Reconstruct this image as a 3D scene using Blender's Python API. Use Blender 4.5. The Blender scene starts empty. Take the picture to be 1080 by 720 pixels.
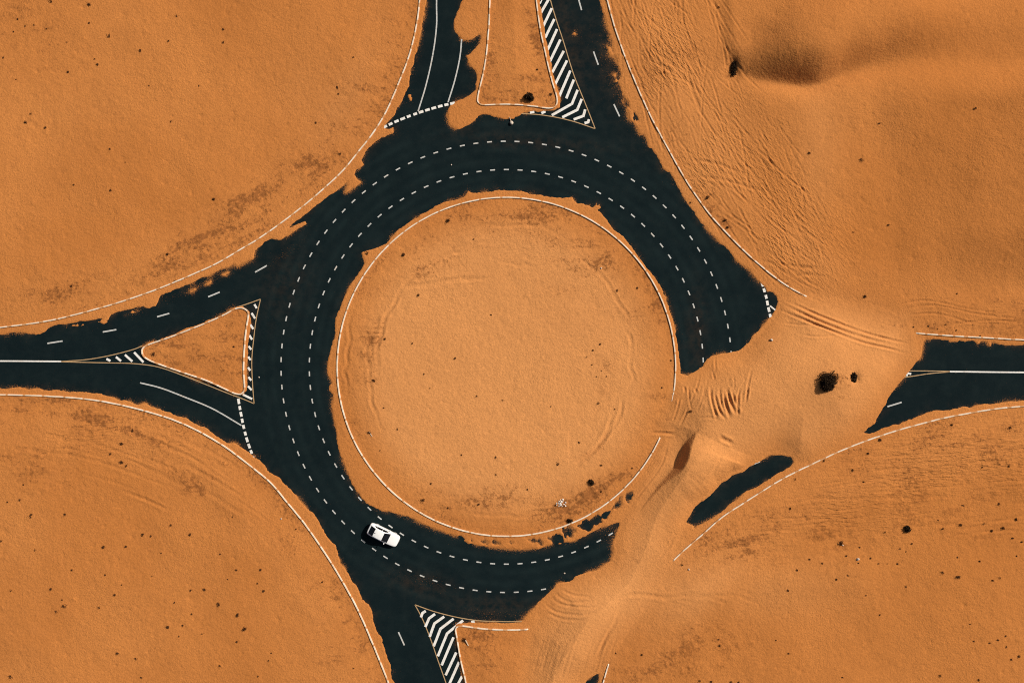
import bpy, bmesh, math, random
import numpy as np
from mathutils import Vector, Matrix

random.seed(7)
rng = np.random.default_rng(11)
SC = bpy.context.scene
COL = SC.collection
S = 7.5                      # survey units of the plan per metre (plan drawn with origin top-left, y down)
CX, CY = 540.0, 360.0
R = math.radians


def W(u, v):                 # plan coordinates -> ground metres
    return ((u - CX) / S, (CY - v) / S)


def link(o, parent=None):
    COL.objects.link(o)
    if parent is not None:
        o.parent = parent
    return o


def tag(o, label=None, cat=None, group=None, kind=None):
    if label: o['label'] = label
    if cat: o['category'] = cat
    if group: o['group'] = group
    if kind: o['kind'] = kind
    return o


# ------------------------------------------------------------------ materials
def new_mat(name):
    m = bpy.data.materials.new(name)
    m.use_nodes = True
    nt = m.node_tree
    for n in list(nt.nodes):
        nt.nodes.remove(n)
    out = nt.nodes.new('ShaderNodeOutputMaterial')
    b = nt.nodes.new('ShaderNodeBsdfPrincipled')
    nt.links.new(b.outputs[0], out.inputs[0])
    return m, nt, b


def N(nt, t, **kw):
    n = nt.nodes.new(t)
    for k, v in kw.items():
        if k.startswith('i_'):
            n.inputs[k[2:].replace('_', ' ')].default_value = v
        else:
            setattr(n, k, v)
    return n


def noise(nt, co, scale, detail=2.0, rough=0.55):
    n = nt.nodes.new('ShaderNodeTexNoise')
    n.inputs['Scale'].default_value = scale
    n.inputs['Detail'].default_value = detail
    n.inputs['Roughness'].default_value = rough
    nt.links.new(co, n.inputs['Vector'])
    return n.outputs['Fac']


def mrange(nt, src, a, b, c=0.0, d=1.0):
    n = nt.nodes.new('ShaderNodeMapRange')
    n.inputs[1].default_value = a; n.inputs[2].default_value = b
    n.inputs[3].default_value = c; n.inputs[4].default_value = d
    nt.links.new(src, n.inputs[0])
    return n.outputs[0]


def math_(nt, op, a, b=None):
    n = nt.nodes.new('ShaderNodeMath'); n.operation = op
    for i, x in enumerate((a, b)):
        if x is None: continue
        if isinstance(x, (int, float)): n.inputs[i].default_value = x
        else: nt.links.new(x, n.inputs[i])
    return n.outputs[0]


def mix(nt, fac, a, b, blend='MIX'):
    n = nt.nodes.new('ShaderNodeMix'); n.data_type = 'RGBA'; n.blend_type = blend
    for sock, x in ((n.inputs[0], fac), (n.inputs[6], a), (n.inputs[7], b)):
        if isinstance(x, (int, float)): sock.default_value = x
        elif isinstance(x, tuple): sock.default_value = x if len(x) == 4 else (*x, 1)
        else: nt.links.new(x, sock)
    return n.outputs[2]


def coords(nt):
    return nt.nodes.new('ShaderNodeTexCoord').outputs['Object']


def attr(nt, name):
    n = nt.nodes.new('ShaderNodeAttribute'); n.attribute_name = name
    return n.outputs['Fac']


def bump(nt, h, dist, strength=1.0, prev=None):
    n = nt.nodes.new('ShaderNodeBump')
    n.inputs['Distance'].default_value = dist
    n.inputs['Strength'].default_value = strength
    nt.links.new(h, n.inputs['Height'])
    if prev is not None: nt.links.new(prev, n.inputs['Normal'])
    return n.outputs[0]


def mat_sand():
    m, nt, b = new_mat('sand')
    co = coords(nt)
    big = noise(nt, co, 0.045, 3)
    mid = noise(nt, co, 0.5, 4, 0.6)
    fine = noise(nt, co, 3.6, 3, 0.65)
    grain = noise(nt, co, 9.0, 2, 0.7)
    mott = noise(nt, co, 2.4, 4, 0.74)
    c = mix(nt, mrange(nt, big, .40, .60), (.465, .172, .044), (.535, .208, .057))
    c = mix(nt, mrange(nt, mid, .3, .7, 0, .5), c, (.475, .180, .051))
    c = mix(nt, attr(nt, 'pale'), c, (.67, .312, .114))
    # coarse gravelly lag on the older, undrifted surface, and shadow halos painted round bushes
    ca = attr(nt, 'coarse_halo')
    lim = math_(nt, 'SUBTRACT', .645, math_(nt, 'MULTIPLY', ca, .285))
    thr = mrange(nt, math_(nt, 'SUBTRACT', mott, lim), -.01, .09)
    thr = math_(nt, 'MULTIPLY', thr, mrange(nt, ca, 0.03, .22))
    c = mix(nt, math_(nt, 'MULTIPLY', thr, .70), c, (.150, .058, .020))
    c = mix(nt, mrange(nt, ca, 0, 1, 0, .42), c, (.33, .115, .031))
    c = mix(nt, attr(nt, 'deep'), c, (.445, .160, .038))  # deeper field tone, with darkening painted in toward the outer corners
    g = math_(nt, 'MULTIPLY', mrange(nt, fine, .25, .75, .87, 1.13), mrange(nt, grain, .25, .75, .88, 1.12))
    gn = nt.nodes.new('ShaderNodeCombineXYZ')
    for i in range(3): nt.links.new(g, gn.inputs[i])
    c = mix(nt, 1.0, c, gn.outputs[0], 'MULTIPLY')
    nt.links.new(c, b.inputs['Base Color'])
    b.inputs['Roughness'].default_value = .95
    b.inputs['Specular IOR Level'].default_value = .05
    n1 = bump(nt, noise(nt, co, 2.3, 3, .6), .10, .5)
    vb = nt.nodes.new('ShaderNodeBump'); vb.inputs['Distance'].default_value = .046
    nt.links.new(noise(nt, co, 4.6, 3, .7), vb.inputs['Height']); nt.links.new(n1, vb.inputs['Normal'])
    nt.links.new(mrange(nt, noise(nt, co, .09, 3), .36, .64, .35, 1.1), vb.inputs['Strength'])
    n2 = vb.outputs[0]
    n3 = bump(nt, mott, .16, .0, n2)
    for an, at, sc in ((-50, 'scrape', 3.4), (-68, 'scrape', 3.0), (-32, 'scrape', 3.8), (8, 'streak', 2.8), (2, 'streak', 3.4)):
        r0 = nt.nodes.new('ShaderNodeVectorRotate'); r0.rotation_type = 'Z_AXIS'; r0.inputs['Angle'].default_value = R(-an)
        nt.links.new(co, r0.inputs['Vector'])
        mp = nt.nodes.new('ShaderNodeVectorMath'); mp.operation = 'MULTIPLY'; mp.inputs[1].default_value = (.22, 1.0, 1.0)
        nt.links.new(r0.outputs[0], mp.inputs[0])
        hn = noise(nt, mp.outputs[0], sc, 2, .5)
        hh = math_(nt, 'MULTIPLY', mrange(nt, hn, .46, .60), attr(nt, at))
        n2 = bump(nt, hh, .036 if at == 'scrape' else .040, 1.0, n2)
    nt.links.new(n2, b.inputs['Normal'])
    return m


def mat_asphalt():
    m, nt, b = new_mat('asphalt')
    co = coords(nt)
    big = noise(nt, co, 0.12, 4)
    fine = noise(nt, co, 5.0, 3, .7)
    c = mix(nt, mrange(nt, big, .3, .7), (.0034, .0088, .0112), (.0052, .0118, .0144))
    c = mix(nt, mrange(nt, noise(nt, co, .45, 5, .65), .45, .75, 0, .8), c, (.0105, .0190, .0205))
    c = mix(nt, math_(nt, 'MULTIPLY', attr(nt, 'wear'), mrange(nt, noise(nt, co, .35, 4, .6), .3, .7)), c, (.0105, .0205, .0225))
    c = mix(nt, mrange(nt, fine, .35, .75, 0, .55), c, (.0085, .0150, .0175))
    d = math_(nt, 'MULTIPLY', attr(nt, 'dust'), mrange(nt, noise(nt, co, .9, 5, .7), .38, .75))
    c = mix(nt, math_(nt, 'MULTIPLY', d, .55), c, (.14, .066, .028))
    vn = noise(nt, co, 5.5, 5, .8)
    ve = math_(nt, 'ADD', vn, math_(nt, 'MULTIPLY', attr(nt, 'veil'), .34))
    c = mix(nt, mrange(nt, ve, .66, .80, 0, .9), c, (.40, .158, .046))
    nt.links.new(c, b.inputs['Base Color'])
    b.inputs['Roughness'].default_value = .9
    b.inputs['Specular IOR Level'].default_value = .03
    nt.links.new(bump(nt, noise(nt, co, 12, 3, .7), .02, .6), b.inputs['Normal'])
    return m


def mat_paint(name, col, wear=.35, under=(.02, .026, .028)):
    m, nt, b = new_mat(name)
    co = coords(nt)
    w = mrange(nt, noise(nt, co, 3.2, 4, .7), .50, .74)
    c = mix(nt, math_(nt, 'MULTIPLY', w, wear), col, under)
    c = mix(nt, mrange(nt, noise(nt, co, .7, 2), .5, .8, 0, .3), c, (.52, .36, .22))
    nt.links.new(c, b.inputs['Base Color'])
    b.inputs['Roughness'].default_value = .7
    b.inputs['Specular IOR Level'].default_value = .2
    return m


def mat_noise(name, c1, c2, scale=3.0, rough=.8, spec=.3, bmp=0.0, rand=False):
    m, nt, b = new_mat(name)
    co = coords(nt)
    f = mrange(nt, noise(nt, co, scale, 4, .6), .3, .7)
    c = mix(nt, f, c1, c2)
    if rand:
        oi = nt.nodes.new('ShaderNodeObjectInfo')
        c = mix(nt, mrange(nt, oi.outputs['Random'], 0, 1, 0, .5), c, (.085, .036, .014))
    nt.links.new(c, b.inputs['Base Color'])
    b.inputs['Roughness'].default_value = rough
    b.inputs['Specular IOR Level'].default_value = spec
    if bmp:
        nt.links.new(bump(nt, noise(nt, co, scale * 2, 4, .6), bmp), b.inputs['Normal'])
    return m


M = {}
M['sand'] = mat_sand()
M['asphalt'] = mat_asphalt()
M['white_paint'] = mat_paint('white_paint', (.78, .77, .74), .45)
M['worn_paint'] = mat_paint('worn_paint', (.52, .53, .52), .6)
M['yellow_paint'] = mat_paint('yellow_paint', (.44, .29, .15), .6, (.10, .05, .025))
M['kerb_white'] = mat_noise('kerb_white', (.80, .71, .60), (.66, .49, .34), 1.1, .8, .2)
M['kerb_dusty'] = mat_noise('kerb_dusty', (.50, .25, .11), (.58, .35, .19), 1.4, .9, .1)
M['shrub_leaf'] = mat_noise('shrub_leaf', (.016, .011, .006), (.045, .024, .011), 4, .85, .1)
M['scrub'] = mat_noise('scrub', (.050, .021, .009), (.11, .042, .015), 3, .9, .1, rand=True)
M['twig'] = mat_noise('twig', (.07, .038, .02), (.13, .07, .036), 6, .9, .1)
M['pale_stone'] = mat_noise('pale_stone', (.62, .54, .46), (.44, .36, .29), 5, .8, .3, .02)
M['litter'] = mat_noise('litter', (.78, .74, .70), (.60, .52, .46), 8, .6, .3)
M['dry_wood'] = mat_noise('dry_wood', (.62, .50, .38), (.48, .34, .22), 6, .85, .2)

# ------------------------------------------------------------------ plan data
Z = 3.79


def zz(ox, oy, pts, k=Z):
    return [(ox + a / k, oy + b / k) for a, b in pts]


NW_EDGE = [(470, -200), (462, -100), (455, -40), (450, 0), (447.3, 15.8), (442.8, 39.6), (437.5, 60.7), (431.7, 81.8), (431, 92.3), (424.4, 105.5),
           (417.8, 116), (412.5, 126.5), (407.5, 131), (403.8, 134), (404.5, 137.2), (409, 136), (415.5, 133.6), (414.6, 141.2), (401.9, 145), (388.7, 155.7), (382, 168.9), (383.5, 174),
           (375.5, 179.4), (373, 184), (376, 188.5), (380.5, 192.2), (372, 199), (362, 206), (366, 197), (367, 191.5), (358, 199), (349, 205), (338, 213.5), (326, 223), (312, 233),
           (304, 241), (318, 235.5), (322, 233), (323, 236), (311, 243.5), (301.7, 249), (294, 253.5), (286, 251.5), (278, 255.5), (269, 264), (266.5, 272), (258, 277),
           (250.6, 280.5), (247, 278.5), (240, 281.5), (232, 284), (222, 289.5), (211, 293.5), (203, 298), (195, 301), (182, 306.6), (169, 312), (166, 317), (163.6, 322), (157, 325),
           (153, 322.5), (145, 324.5), (129, 327.8), (116, 331.7), (114.4, 337), (112, 338.5), (108, 335.5), (100, 337.5), (88, 338.2), (76.5, 340), (58, 342.6), (50, 346), (47.5, 349), (42, 353.4),
           (36, 352.2), (31.7, 351.5), (15.8, 349.6), (6, 352), (0, 352.8), (-60, 358), (-200, 366)]
SW_EDGE = [(-200, 406), (-60, 409), (0, 409.8), (10, 409.6), (21, 408.6), (30, 410.6), (39.6, 409.8), (50, 412), (60.7, 410.8), (74, 413.4), (87, 413.2), (96, 414.2), (105.5, 415.2), (118.7, 418.6), (128, 422.2), (137, 423.0),
           (145, 426.5), (153, 425.2), (160, 430), (169, 431.4), (184.7, 437.8), (196, 440.6), (205.8, 446.3), (219, 452.3), (232, 461.6), (239, 466.5), (248, 467.0), (258.6, 473.5),
           (267.8, 481.4), (274, 484.5), (278, 489.3), (281.9, 495.9), (293.7, 503.8), (307, 515.7), (317.5, 528.9), (326.7, 539.4), (331, 541.5), (337, 552.4),
           (342, 562), (349, 571), (353, 573.5), (357, 581.5), (358.4, 594.6), (363, 597.5), (370, 609), (378, 622.3), (382, 631.5), (388.7, 636.9), (392.7, 646), (393, 653), (396.6, 662),
           (401, 671), (404.6, 681.7), (406.5, 689), (408.5, 693.6), (412.5, 705.5), (413, 714), (417, 722), (432, 765), (455, 840), (478, 920)]
S_EDGE = [(535, 920), (521, 850), (505, 780), (489.5, 722), (482.5, 684), (479.5, 668), (480.5, 659), (484.5, 656.6), (493, 656.8), (501, 656.4), (520, 656.8), (548, 656.4), (552.5, 653.5),
          (558.5, 646), (569, 634), (575, 629.5), (581, 622), (587.5, 615.8), (593, 613.2), (600.7, 613), (607, 608), (614, 605), (622, 602.5), (629.7, 601), (637, 595.5), (644, 592), (646.9, 582.8), (646.2, 575),
          (646.9, 569.6), (650.8, 559), (653.5, 551), (645.5, 552.4), (632, 556.4), (619, 564), (606, 569.6), (587.5, 573.5), (578, 574.5), (569, 577.5), (553, 578.8), (540, 578.8)]
INNER = [(528.6, 577.5), (507.5, 575.4), (494, 572.2), (475.8, 563), (460, 557.7), (441.5, 549.8), (425.7, 542.7), (412.5, 540), (399, 536.6),
         (388.7, 531.5), (375.5, 518.3), (367.6, 499.8), (359.7, 481.4), (355.8, 465.5), (353.9, 449.7), (350.5, 431), (350.8, 416.7), (346.5, 411.5), (349, 403.5), (345, 391.7), (345.3, 381), (349, 370.6),
         (351.5, 361), (353.9, 348.9), (354.4, 335.7), (361, 319.8), (369, 301.4), (379.5, 285.5), (383.5, 277.6), (382, 267), (394, 263), (407, 256.5), (417.8, 244.6),
         (433.6, 232.8), (452, 222), (470.5, 213), (489, 207.7), (491.5, 203.5), (494, 201.6), (500, 203.5), (507.5, 203), (526, 201), (540, 201.6), (550, 202.4), (563.7, 205), (582, 207.7), (592.8, 209.3),
         (603, 208.8), (608.6, 214.3), (621.8, 217), (632, 223.5), (640, 232.8), (648, 242), (658.7, 251), (666.6, 261.8), (679.8, 279), (693, 296), (702, 314.6), (708.9, 333),
         (712.8, 351.5), (714.7, 370), (716.8, 380), (717.0, 394.3), (724.7, 395.6), (735, 390), (741.8, 385), (744.5, 379.8), (751, 375.8), (764, 373), (777.5, 370.6)]
NE_EDGE = [(784, 367), (789.5, 361), (794, 355), (799.9, 349), (805, 343), (809, 338), (813, 333.4), (818, 326), (820.8, 318), (819.3, 312), (815, 308), (809, 307.3), (806.7, 303), (800, 297.5), (795.8, 292.5),
           (790, 285), (777.5, 276), (768, 262.5), (756, 252.6), (738, 232.8), (730, 221), (724.7, 214), (714, 195.8), (706, 182), (700, 178), (695.7, 169), (687.8, 155.7), (684, 155), (679.8, 142.5), (675, 141), (669, 130), (664, 127),
           (661, 113), (657, 107), (656, 97.6), (652, 88), (654.8, 76.5), (648, 59.4), (645.5, 44.9), (640, 26.4), (635, 8), (632, -2), (622, -45), (606, -110), (592, -200)]
N_EDGE = [(548, -200), (560, -60), (568, -10), (570.5, 8), (572.5, 22), (575.5, 40), (579, 58), (584, 80), (588.5, 96), (590.5, 104), (590, 112), (585, 116), (578, 117), (568, 117.2), (558, 118.2), (550, 119.3), (546.7, 121.7), (541.7, 124.4),
          (536.7, 125.4), (529, 125), (522.5, 123.3), (516.7, 120.8), (510.8, 120.4), (505, 122), (500.5, 126.8), (496, 131), (489, 134.8), (481, 136.4), (474.5, 132), (471.8, 121.4), (473, 116),
          (475.8, 110.8), (481, 107), (489, 104), (494, 101.6), (501, 95), (503.5, 84.4), (502, 75), (494, 66), (493, 59.4), (499.5, 54), (506, 46), (508, 38), (504.8, 36.4), (499, 40.5), (494, 42.2),
          (486, 41.7), (479.8, 34.3), (478.8, 21), (483.7, 10.6), (487.7, 0), (494, -25), (498, -60), (506, -110), (512, -200)]
MAIN = NW_EDGE + SW_EDGE + S_EDGE + INNER + NE_EDGE + N_EDGE
W_ISLE = [(150.2, 364.8), (180, 353.5), (220, 337.8), (236, 330.5), (250, 323.2), (256, 323.2), (263, 328), (264.5, 335), (263, 350), (261.3, 365), (260.2, 380), (260, 392), (260.4, 405), (260, 412),
          (256, 416.5), (249, 416.5), (236.7, 411), (220, 403.5), (190, 394.2), (165, 384.5), (156, 380), (150.5, 375.5), (148.6, 369)]
E_PATCH = [(974, 360), (977, 357.6), (981, 359), (984, 357.8), (993, 358.4), (1000.5, 357.8), (1002, 360), (1007, 359.6), (1010, 361.5), (1012, 359.4), (1024, 359.2), (1029, 360.5), (1031, 363.5), (1034, 360.4), (1040, 361), (1044, 365), (1046, 361.5), (1050.7, 362), (1062, 364.5), (1080, 363.4), (1130, 366), (1280, 369),
           (1280, 414), (1120, 418), (1080, 422), (1064, 423.3), (1050, 426), (1037.5, 426), (1024, 429.5), (1011, 430), (998, 432.6), (984.7, 432.6), (971, 438.5), (958, 443), (945, 448), (932, 451), (916, 457.6), (909.5, 456.3), (917, 450),
           (924, 444.8), (926, 439), (932, 428.6), (939.8, 415.4), (951.7, 399.6), (961, 389), (968, 381), (971.5, 375.8)]
E2_PATCH = [(723.4, 550), (732.6, 534), (740, 528.5), (751, 521), (759, 510), (767, 505.5), (774.8, 500), (783, 497.5), (790.6, 492), (799, 488), (806.5, 483), (812, 480.5), (819, 478.9), (827, 480), (834, 482.4), (838.6, 487),
            (835, 491.5), (829, 494.6), (815.8, 502.5), (801, 512), (788, 518), (776, 527.5), (769.5, 531.5), (760, 540.5), (751, 546), (742, 552), (735, 555.2), (732.5, 557.2), (731.2, 554.8), (728.7, 553.7)]
S2_PATCH = [(575, 850), (597, 760), (616, 720), (622, 714.8), (628, 711.2), (631.5, 710.2), (631, 714), (630.6, 722), (620, 765), (598, 850)]
STREAKS = [[(608, 554.4), (617.8, 550), (626.7, 547), (635.6, 542), (644, 535.6), (654, 526.7), (655.6, 533), (648, 536.7), (640, 545.6), (631, 550.6), (622, 560), (613, 557.8)],
           [(593, 560), (601, 555), (605.6, 559), (602, 565.6), (595.6, 566.7)],
           [(580, 567.5), (589, 562.8), (592.8, 565.6), (592, 572), (587, 574)],
           [(558, 569), (569, 567.8), (573, 571), (572, 575.6), (566, 571)],
           [(659, 523), (664, 520), (665.5, 524), (662.5, 530), (658.5, 529)],
           [(475, 563.5), (486, 565.8), (497, 569.3), (497, 571), (486, 568.4)],
           [(507.5, 570.6), (517, 570.8), (527, 571), (527, 573), (516, 573)],
           [(537, 571.5), (546, 570.6), (546, 572.6), (539, 573)],
           [(655, 97), (659.5, 103), (664, 111), (667, 117), (664, 117), (659, 109)],
           [(666, 112), (669.5, 121), (672, 126), (669, 125)]]
SAND_ON_ROAD = [[(194, 309.5), (199, 306.8), (205, 305.6), (203, 308.2)], [(212, 301.5), (217, 298.6), (222, 297.2), (219, 300)],
                [(233.5, 290), (237, 287.2), (240.5, 286.8), (238, 289.6)], [(77, 343.4), (83, 342.2), (89, 342.6), (84, 344.4)],
                [(131, 332.6), (140, 329), (147, 326.6), (142, 329.8)],
                [(646.5, 79), (649, 77), (651.5, 84), (650, 86)], [(640, 48.5), (643.5, 50), (648, 60), (645.5, 60.5), (641.5, 55)],
                [(658, 96), (661, 97), (668, 112), (666, 114)], [(673, 128), (676.5, 130), (679, 137), (676.5, 137.5)],
                [(430.5, 101), (433, 100), (434.5, 106), (432, 107)], [(103, 339), (109, 338), (114, 339.2), (108, 340)],
                [(625, 219.5), (629, 215), (632, 219), (628.5, 223)], [(604.6, 34), (606.5, 33), (607, 35.6), (605, 36)]]

K1 = [(462, -200), (455, -100), (447, -30), (442.8, 0), (440, 23.7), (432, 58), (419, 92), (407, 118.7), (394, 140), (375.5, 163.6), (362, 180), (341, 199.8), (317.5, 219.6), (291, 239.4), (270, 254),
      (258.6, 260.5), (229.6, 277.6), (200.5, 290.8), (169, 304), (132, 317), (95, 327.8), (52.8, 338), (0, 345.4), (-60, 351.5), (-200, 360)]
K2 = [(-200, 412), (-60, 414.5), (0, 416), (39.6, 417), (79, 419.4), (105.5, 422.5), (132, 427.8), (158, 434.4), (184.7, 443), (211, 455), (237.5, 470.8), (264, 490.6), (286, 509), (301.7, 527.5),
      (320, 549.8), (338.6, 576), (357, 605), (375.5, 638), (388.7, 667), (402, 699), (410, 720), (425, 763), (450, 840), (473, 920)]
K3 = [(598, -200), (613, -110), (628, -45), (640, 0), (648, 29), (658.7, 59.4), (672, 92.3), (687.8, 126.6), (703.6, 155.7), (722, 188.6), (730, 201), (748, 226), (767, 247), (788, 268), (815.8, 291.7), (830, 301.7), (855, 315.4)]
K4 = [(961.5, 350.7), (984.7, 352.8), (1037, 356), (1080, 358.4), (1150, 361), (1280, 365)]
K5 = [(1280, 419), (1150, 423.5), (1080, 428), (1050.7, 430.7), (1024, 435), (995, 440.5), (969, 447), (942.5, 454.5), (916, 463.4), (889.7, 473.5), (858, 488), (826, 503.8), (800, 519.6), (784, 530), (761.6, 544.5), (740.5, 563), (722, 578.8), (705.7, 594.6)]
K6 = [(642.7, 696), (640, 705), (635.8, 720), (625, 760), (602, 850)]
K7 = [(521, -200), (518.5, -60), (516.7, 0), (515.4, 31.7), (511.4, 68.6), (504, 103), (503.8, 107.5), (507, 110.6), (512, 111.2), (521, 110.8), (533, 110.4), (546.7, 111), (562.5, 112.5), (579, 114.6), (584.5, 113.6), (587.2, 110), (587.2, 103),
      (584, 92), (580.5, 80), (575.4, 58), (571, 38), (568, 20), (565.5, 0), (557, -60), (545, -200)]
K8 = [(153, 365.5), (180, 355.4), (220, 339.6), (236.7, 332), (250, 325.2), (257, 325.2), (262, 329), (262, 335), (260.6, 343), (259.4, 352), (258.2, 366), (257.4, 380), (257.2, 392.5), (258, 403), (258, 411), (255.5, 415), (250, 415.2), (236.7, 409.5), (220, 401.8), (190, 391.5), (170, 384.5), (157, 379.2), (151.5, 375), (150.2, 369)]
K9 = [(530, 920), (516, 850), (500, 770), (491.6, 720), (486, 696), (481.6, 670), (480.4, 663), (481.7, 660.2), (486, 659.4), (496.7, 660.6), (513, 662.6), (538, 663.4), (560, 662.7)]
IC, IR = (534.0, 386.7), 178.2
ISLE = [(IC[0] + IR * math.cos(a), IC[1] + IR * math.sin(a)) for a in np.linspace(0, 2 * math.pi, 97)[:-1]]


def smooth(pts, step=2.0, closed=False):
    """Catmull-Rom through plan points, resampled about every `step` units."""
    P = [np.array(p, float) for p in pts]
    n = len(P); out = []
    rngi = range(n if closed else n - 1)
    for i in rngi:
        if closed:
            p0, p1, p2, p3 = P[i - 1], P[i], P[(i + 1) % n], P[(i + 2) % n]
        else:
            p1, p2 = P[i], P[i + 1]
            p0 = P[i - 1] if i else 2 * p1 - p2
            p3 = P[i + 2] if i + 2 < n else 2 * p2 - p1
        L = np.linalg.norm(p2 - p1)
        k = max(1, int(L / step))
        t0 = 0; t1 = t0 + max(np.linalg.norm(p1 - p0), 1e-6) ** .5; t2 = t1 + max(L, 1e-6) ** .5; t3 = t2 + max(np.linalg.norm(p3 - p2), 1e-6) ** .5
        for j in range(k):
            t = t1 + (t2 - t1) * j / k
            A1 = (t1 - t) / (t1 - t0) * p0 + (t - t0) / (t1 - t0) * p1
            A2 = (t2 - t) / (t2 - t1) * p1 + (t - t1) / (t2 - t1) * p2
            A3 = (t3 - t) / (t3 - t2) * p2 + (t - t2) / (t3 - t2) * p3
            B1 = (t2 - t) / (t2 - t0) * A1 + (t - t0) / (t2 - t0) * A2
            B2 = (t3 - t) / (t3 - t1) * A2 + (t - t1) / (t3 - t1) * A3
            out.append((t2 - t) / (t2 - t1) * B1 + (t - t1) / (t2 - t1) * B2)
    if not closed: out.append(P[-1])
    return [tuple(p) for p in out]


# ------------------------------------------------------------------ ground grid
def axis(half, step, far):
    a = list(np.arange(-half, half + 1e-6, step))
    ext = []; x = half; s = step
    while x < far:
        s *= 1.10; x += s; ext.append(x)
    return np.array([-e for e in reversed(ext)] + a + ext)


GX = axis(75.0, 0.125, 2500.0)
GY = axis(51.0, 0.125, 2500.0)[::-1]        # top row first: plan v increases with the row
NX, NY = len(GX), len(GY)
UU = CX + S * GX
VV = CY - S * GY
U = UU[None, :]; V = VV[:, None]
XM, YM = np.meshgrid(GX, GY)
UM, VM = np.meshgrid(UU, VV)


def win(u0, u1, v0, v1):
    return (max(0, np.searchsorted(UU, u0)), min(NX, np.searchsorted(UU, u1, 'right')),
            max(0, np.searchsorted(VV, v0)), min(NY, np.searchsorted(VV, v1, 'right')))


def line_dist(pts, band, closed=False, D=None, T=None):
    if D is None: D = np.full((NY, NX), band, np.float32)
    n = len(pts); s = 0.0
    for i in range(n if closed else n - 1):
        (ax, ay), (bx, by) = pts[i], pts[(i + 1) % n]
        L2 = (bx - ax) ** 2 + (by - ay) ** 2
        if L2 < 1e-9: continue
        i0, i1, j0, j1 = win(min(ax, bx) - band, max(ax, bx) + band, min(ay, by) - band, max(ay, by) + band)
        if i0 < i1 and j0 < j1:
            dx = U[:, i0:i1] - ax; dy = V[j0:j1] - ay
            t = np.clip((dx * (bx - ax) + dy * (by - ay)) / L2, 0, 1)
            d = np.hypot(dx - t * (bx - ax), dy - t * (by - ay)).astype(np.float32)
            sub = D[j0:j1, i0:i1]
            if T is not None:
                m = d < sub
                T[j0:j1, i0:i1][m] = (s + t * math.sqrt(L2))[m]
            np.minimum(sub, d, out=sub)
        s += math.sqrt(L2)
    return D


def inside(pts):
    I = np.zeros((NY, NX), bool); n = len(pts)
    for i in range(n):
        (ax, ay), (bx, by) = pts[i], pts[(i + 1) % n]
        if ay == by: continue
        if ay > by: ax, ay, bx, by = bx, by, ax, ay
        j0, j1 = np.searchsorted(VV, ay), np.searchsorted(VV, by)
        for j in range(j0, j1):
            x = ax + (VV[j] - ay) / (by - ay) * (bx - ax)
            I[j, :np.searchsorted(UU, x)] ^= True
    return I


def sdf(pts, band):
    """positive inside"""
    D = line_dist(pts, band, True)
    return np.where(inside(pts), D, -D)


_tab = rng.random((8, 256, 256)).astype(np.float32)


def vnoise(x, y, k=0):
    xi = np.floor(x).astype(np.int32); yi = np.floor(y).astype(np.int32)
    fx = (x - xi).astype(np.float32); fy = (y - yi).astype(np.float32)
    fx = fx * fx * (3 - 2 * fx); fy = fy * fy * (3 - 2 * fy)
    t = _tab[k]
    x0, x1, y0, y1 = xi & 255, (xi + 1) & 255, yi & 255, (yi + 1) & 255
    return (t[y0, x0] * (1 - fx) + t[y0, x1] * fx) * (1 - fy) + (t[y1, x0] * (1 - fx) + t[y1, x1] * fx) * fy - .5


def fbm(x, y, octv=4, k=0, gain=.55):
    s = 0; a = 1.0
    for o in range(octv):
        s = s + a * vnoise(x * 2 ** o + 17.3 * o, y * 2 ** o + 9.1 * o, (k + o) % 8); a *= gain
    return s


def sst(a, b, x):
    t = np.clip((x - a) / (b - a), 0, 1)
    return t * t * (3 - 2 * t)


# exposed asphalt: signed distance in metres, d > 0 where sand lies
BAND = 48.0
ex = sdf(MAIN, BAND)
ex = np.minimum(ex, -sdf(W_ISLE, 60))
for p in (E_PATCH, E2_PATCH, S2_PATCH): ex = np.maximum(ex, sdf(p, BAND))
soft = fbm(XM * 2.6, YM * 2.6, 3, 2)
for p in STREAKS:
    tg = UM * .85 - VM * .53; rd = UM * .53 + VM * .85
    q = sdf(p, 24) + 3.6 * vnoise(tg / 3.2 + rd / 9.0, rd / 14.0, 5) + 3.4 * fbm(XM * 1.6 + YM * .9, (YM - XM * .6) * .5, 3, 6) + 2.0 * soft + .9
    ex = np.maximum(ex, np.where(q > -20, q, -BAND))
for p in SAND_ON_ROAD:
    q = sdf(p, 12) + 2.2 * soft - 0.2
    ex = np.minimum(ex, np.where(q > -8, -q, 1e3))
d = -ex / S
d = np.clip(d, -BAND / S, BAND / S)
dn = d + .07 * soft * np.exp(-np.abs(d) / .8) + .22 * fbm(XM * 1.1, YM * 1.1, 4, 1, .6) * np.exp(-np.abs(d) / 1.2)
# fields behind the kerbs: f > 0 inside
FAR = 30000.0
FB = 75.0
k1s, k2s, k3s, k5s, k7s, k9s = [smooth(k, 5) for k in (K1, K2, K3, K5, K7, K9)]
k4s, k6s = smooth(K4, 5), smooth(K6, 5)
k8s = smooth(K8, 2, True)
fields = {
    'nw': k1s + [(-FAR, 360), (-FAR, -FAR), (462, -FAR)],
    'sw': k2s + [(473, FAR), (-FAR, FAR), (-FAR, 412)],
    'ne': k3s + [(900, 333)] + k4s + [(FAR, 365), (FAR, -FAR), (598, -FAR)],
    'se': k5s + [(690, 625), (665, 660)] + k6s + [(602, FAR), (FAR, FAR), (FAR, 419)],
    'n': k7s, 's': k9s + [(575, 690), (560, 760), (560, 920)],
    'w': k8s, 'isle': ISLE}
f = np.full((NY, NX), -FB, np.float32)
FS = {}
for k, p in fields.items():
    FS[k] = sdf(p, FB); f = np.maximum(f, FS[k])
f = f / S

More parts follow.
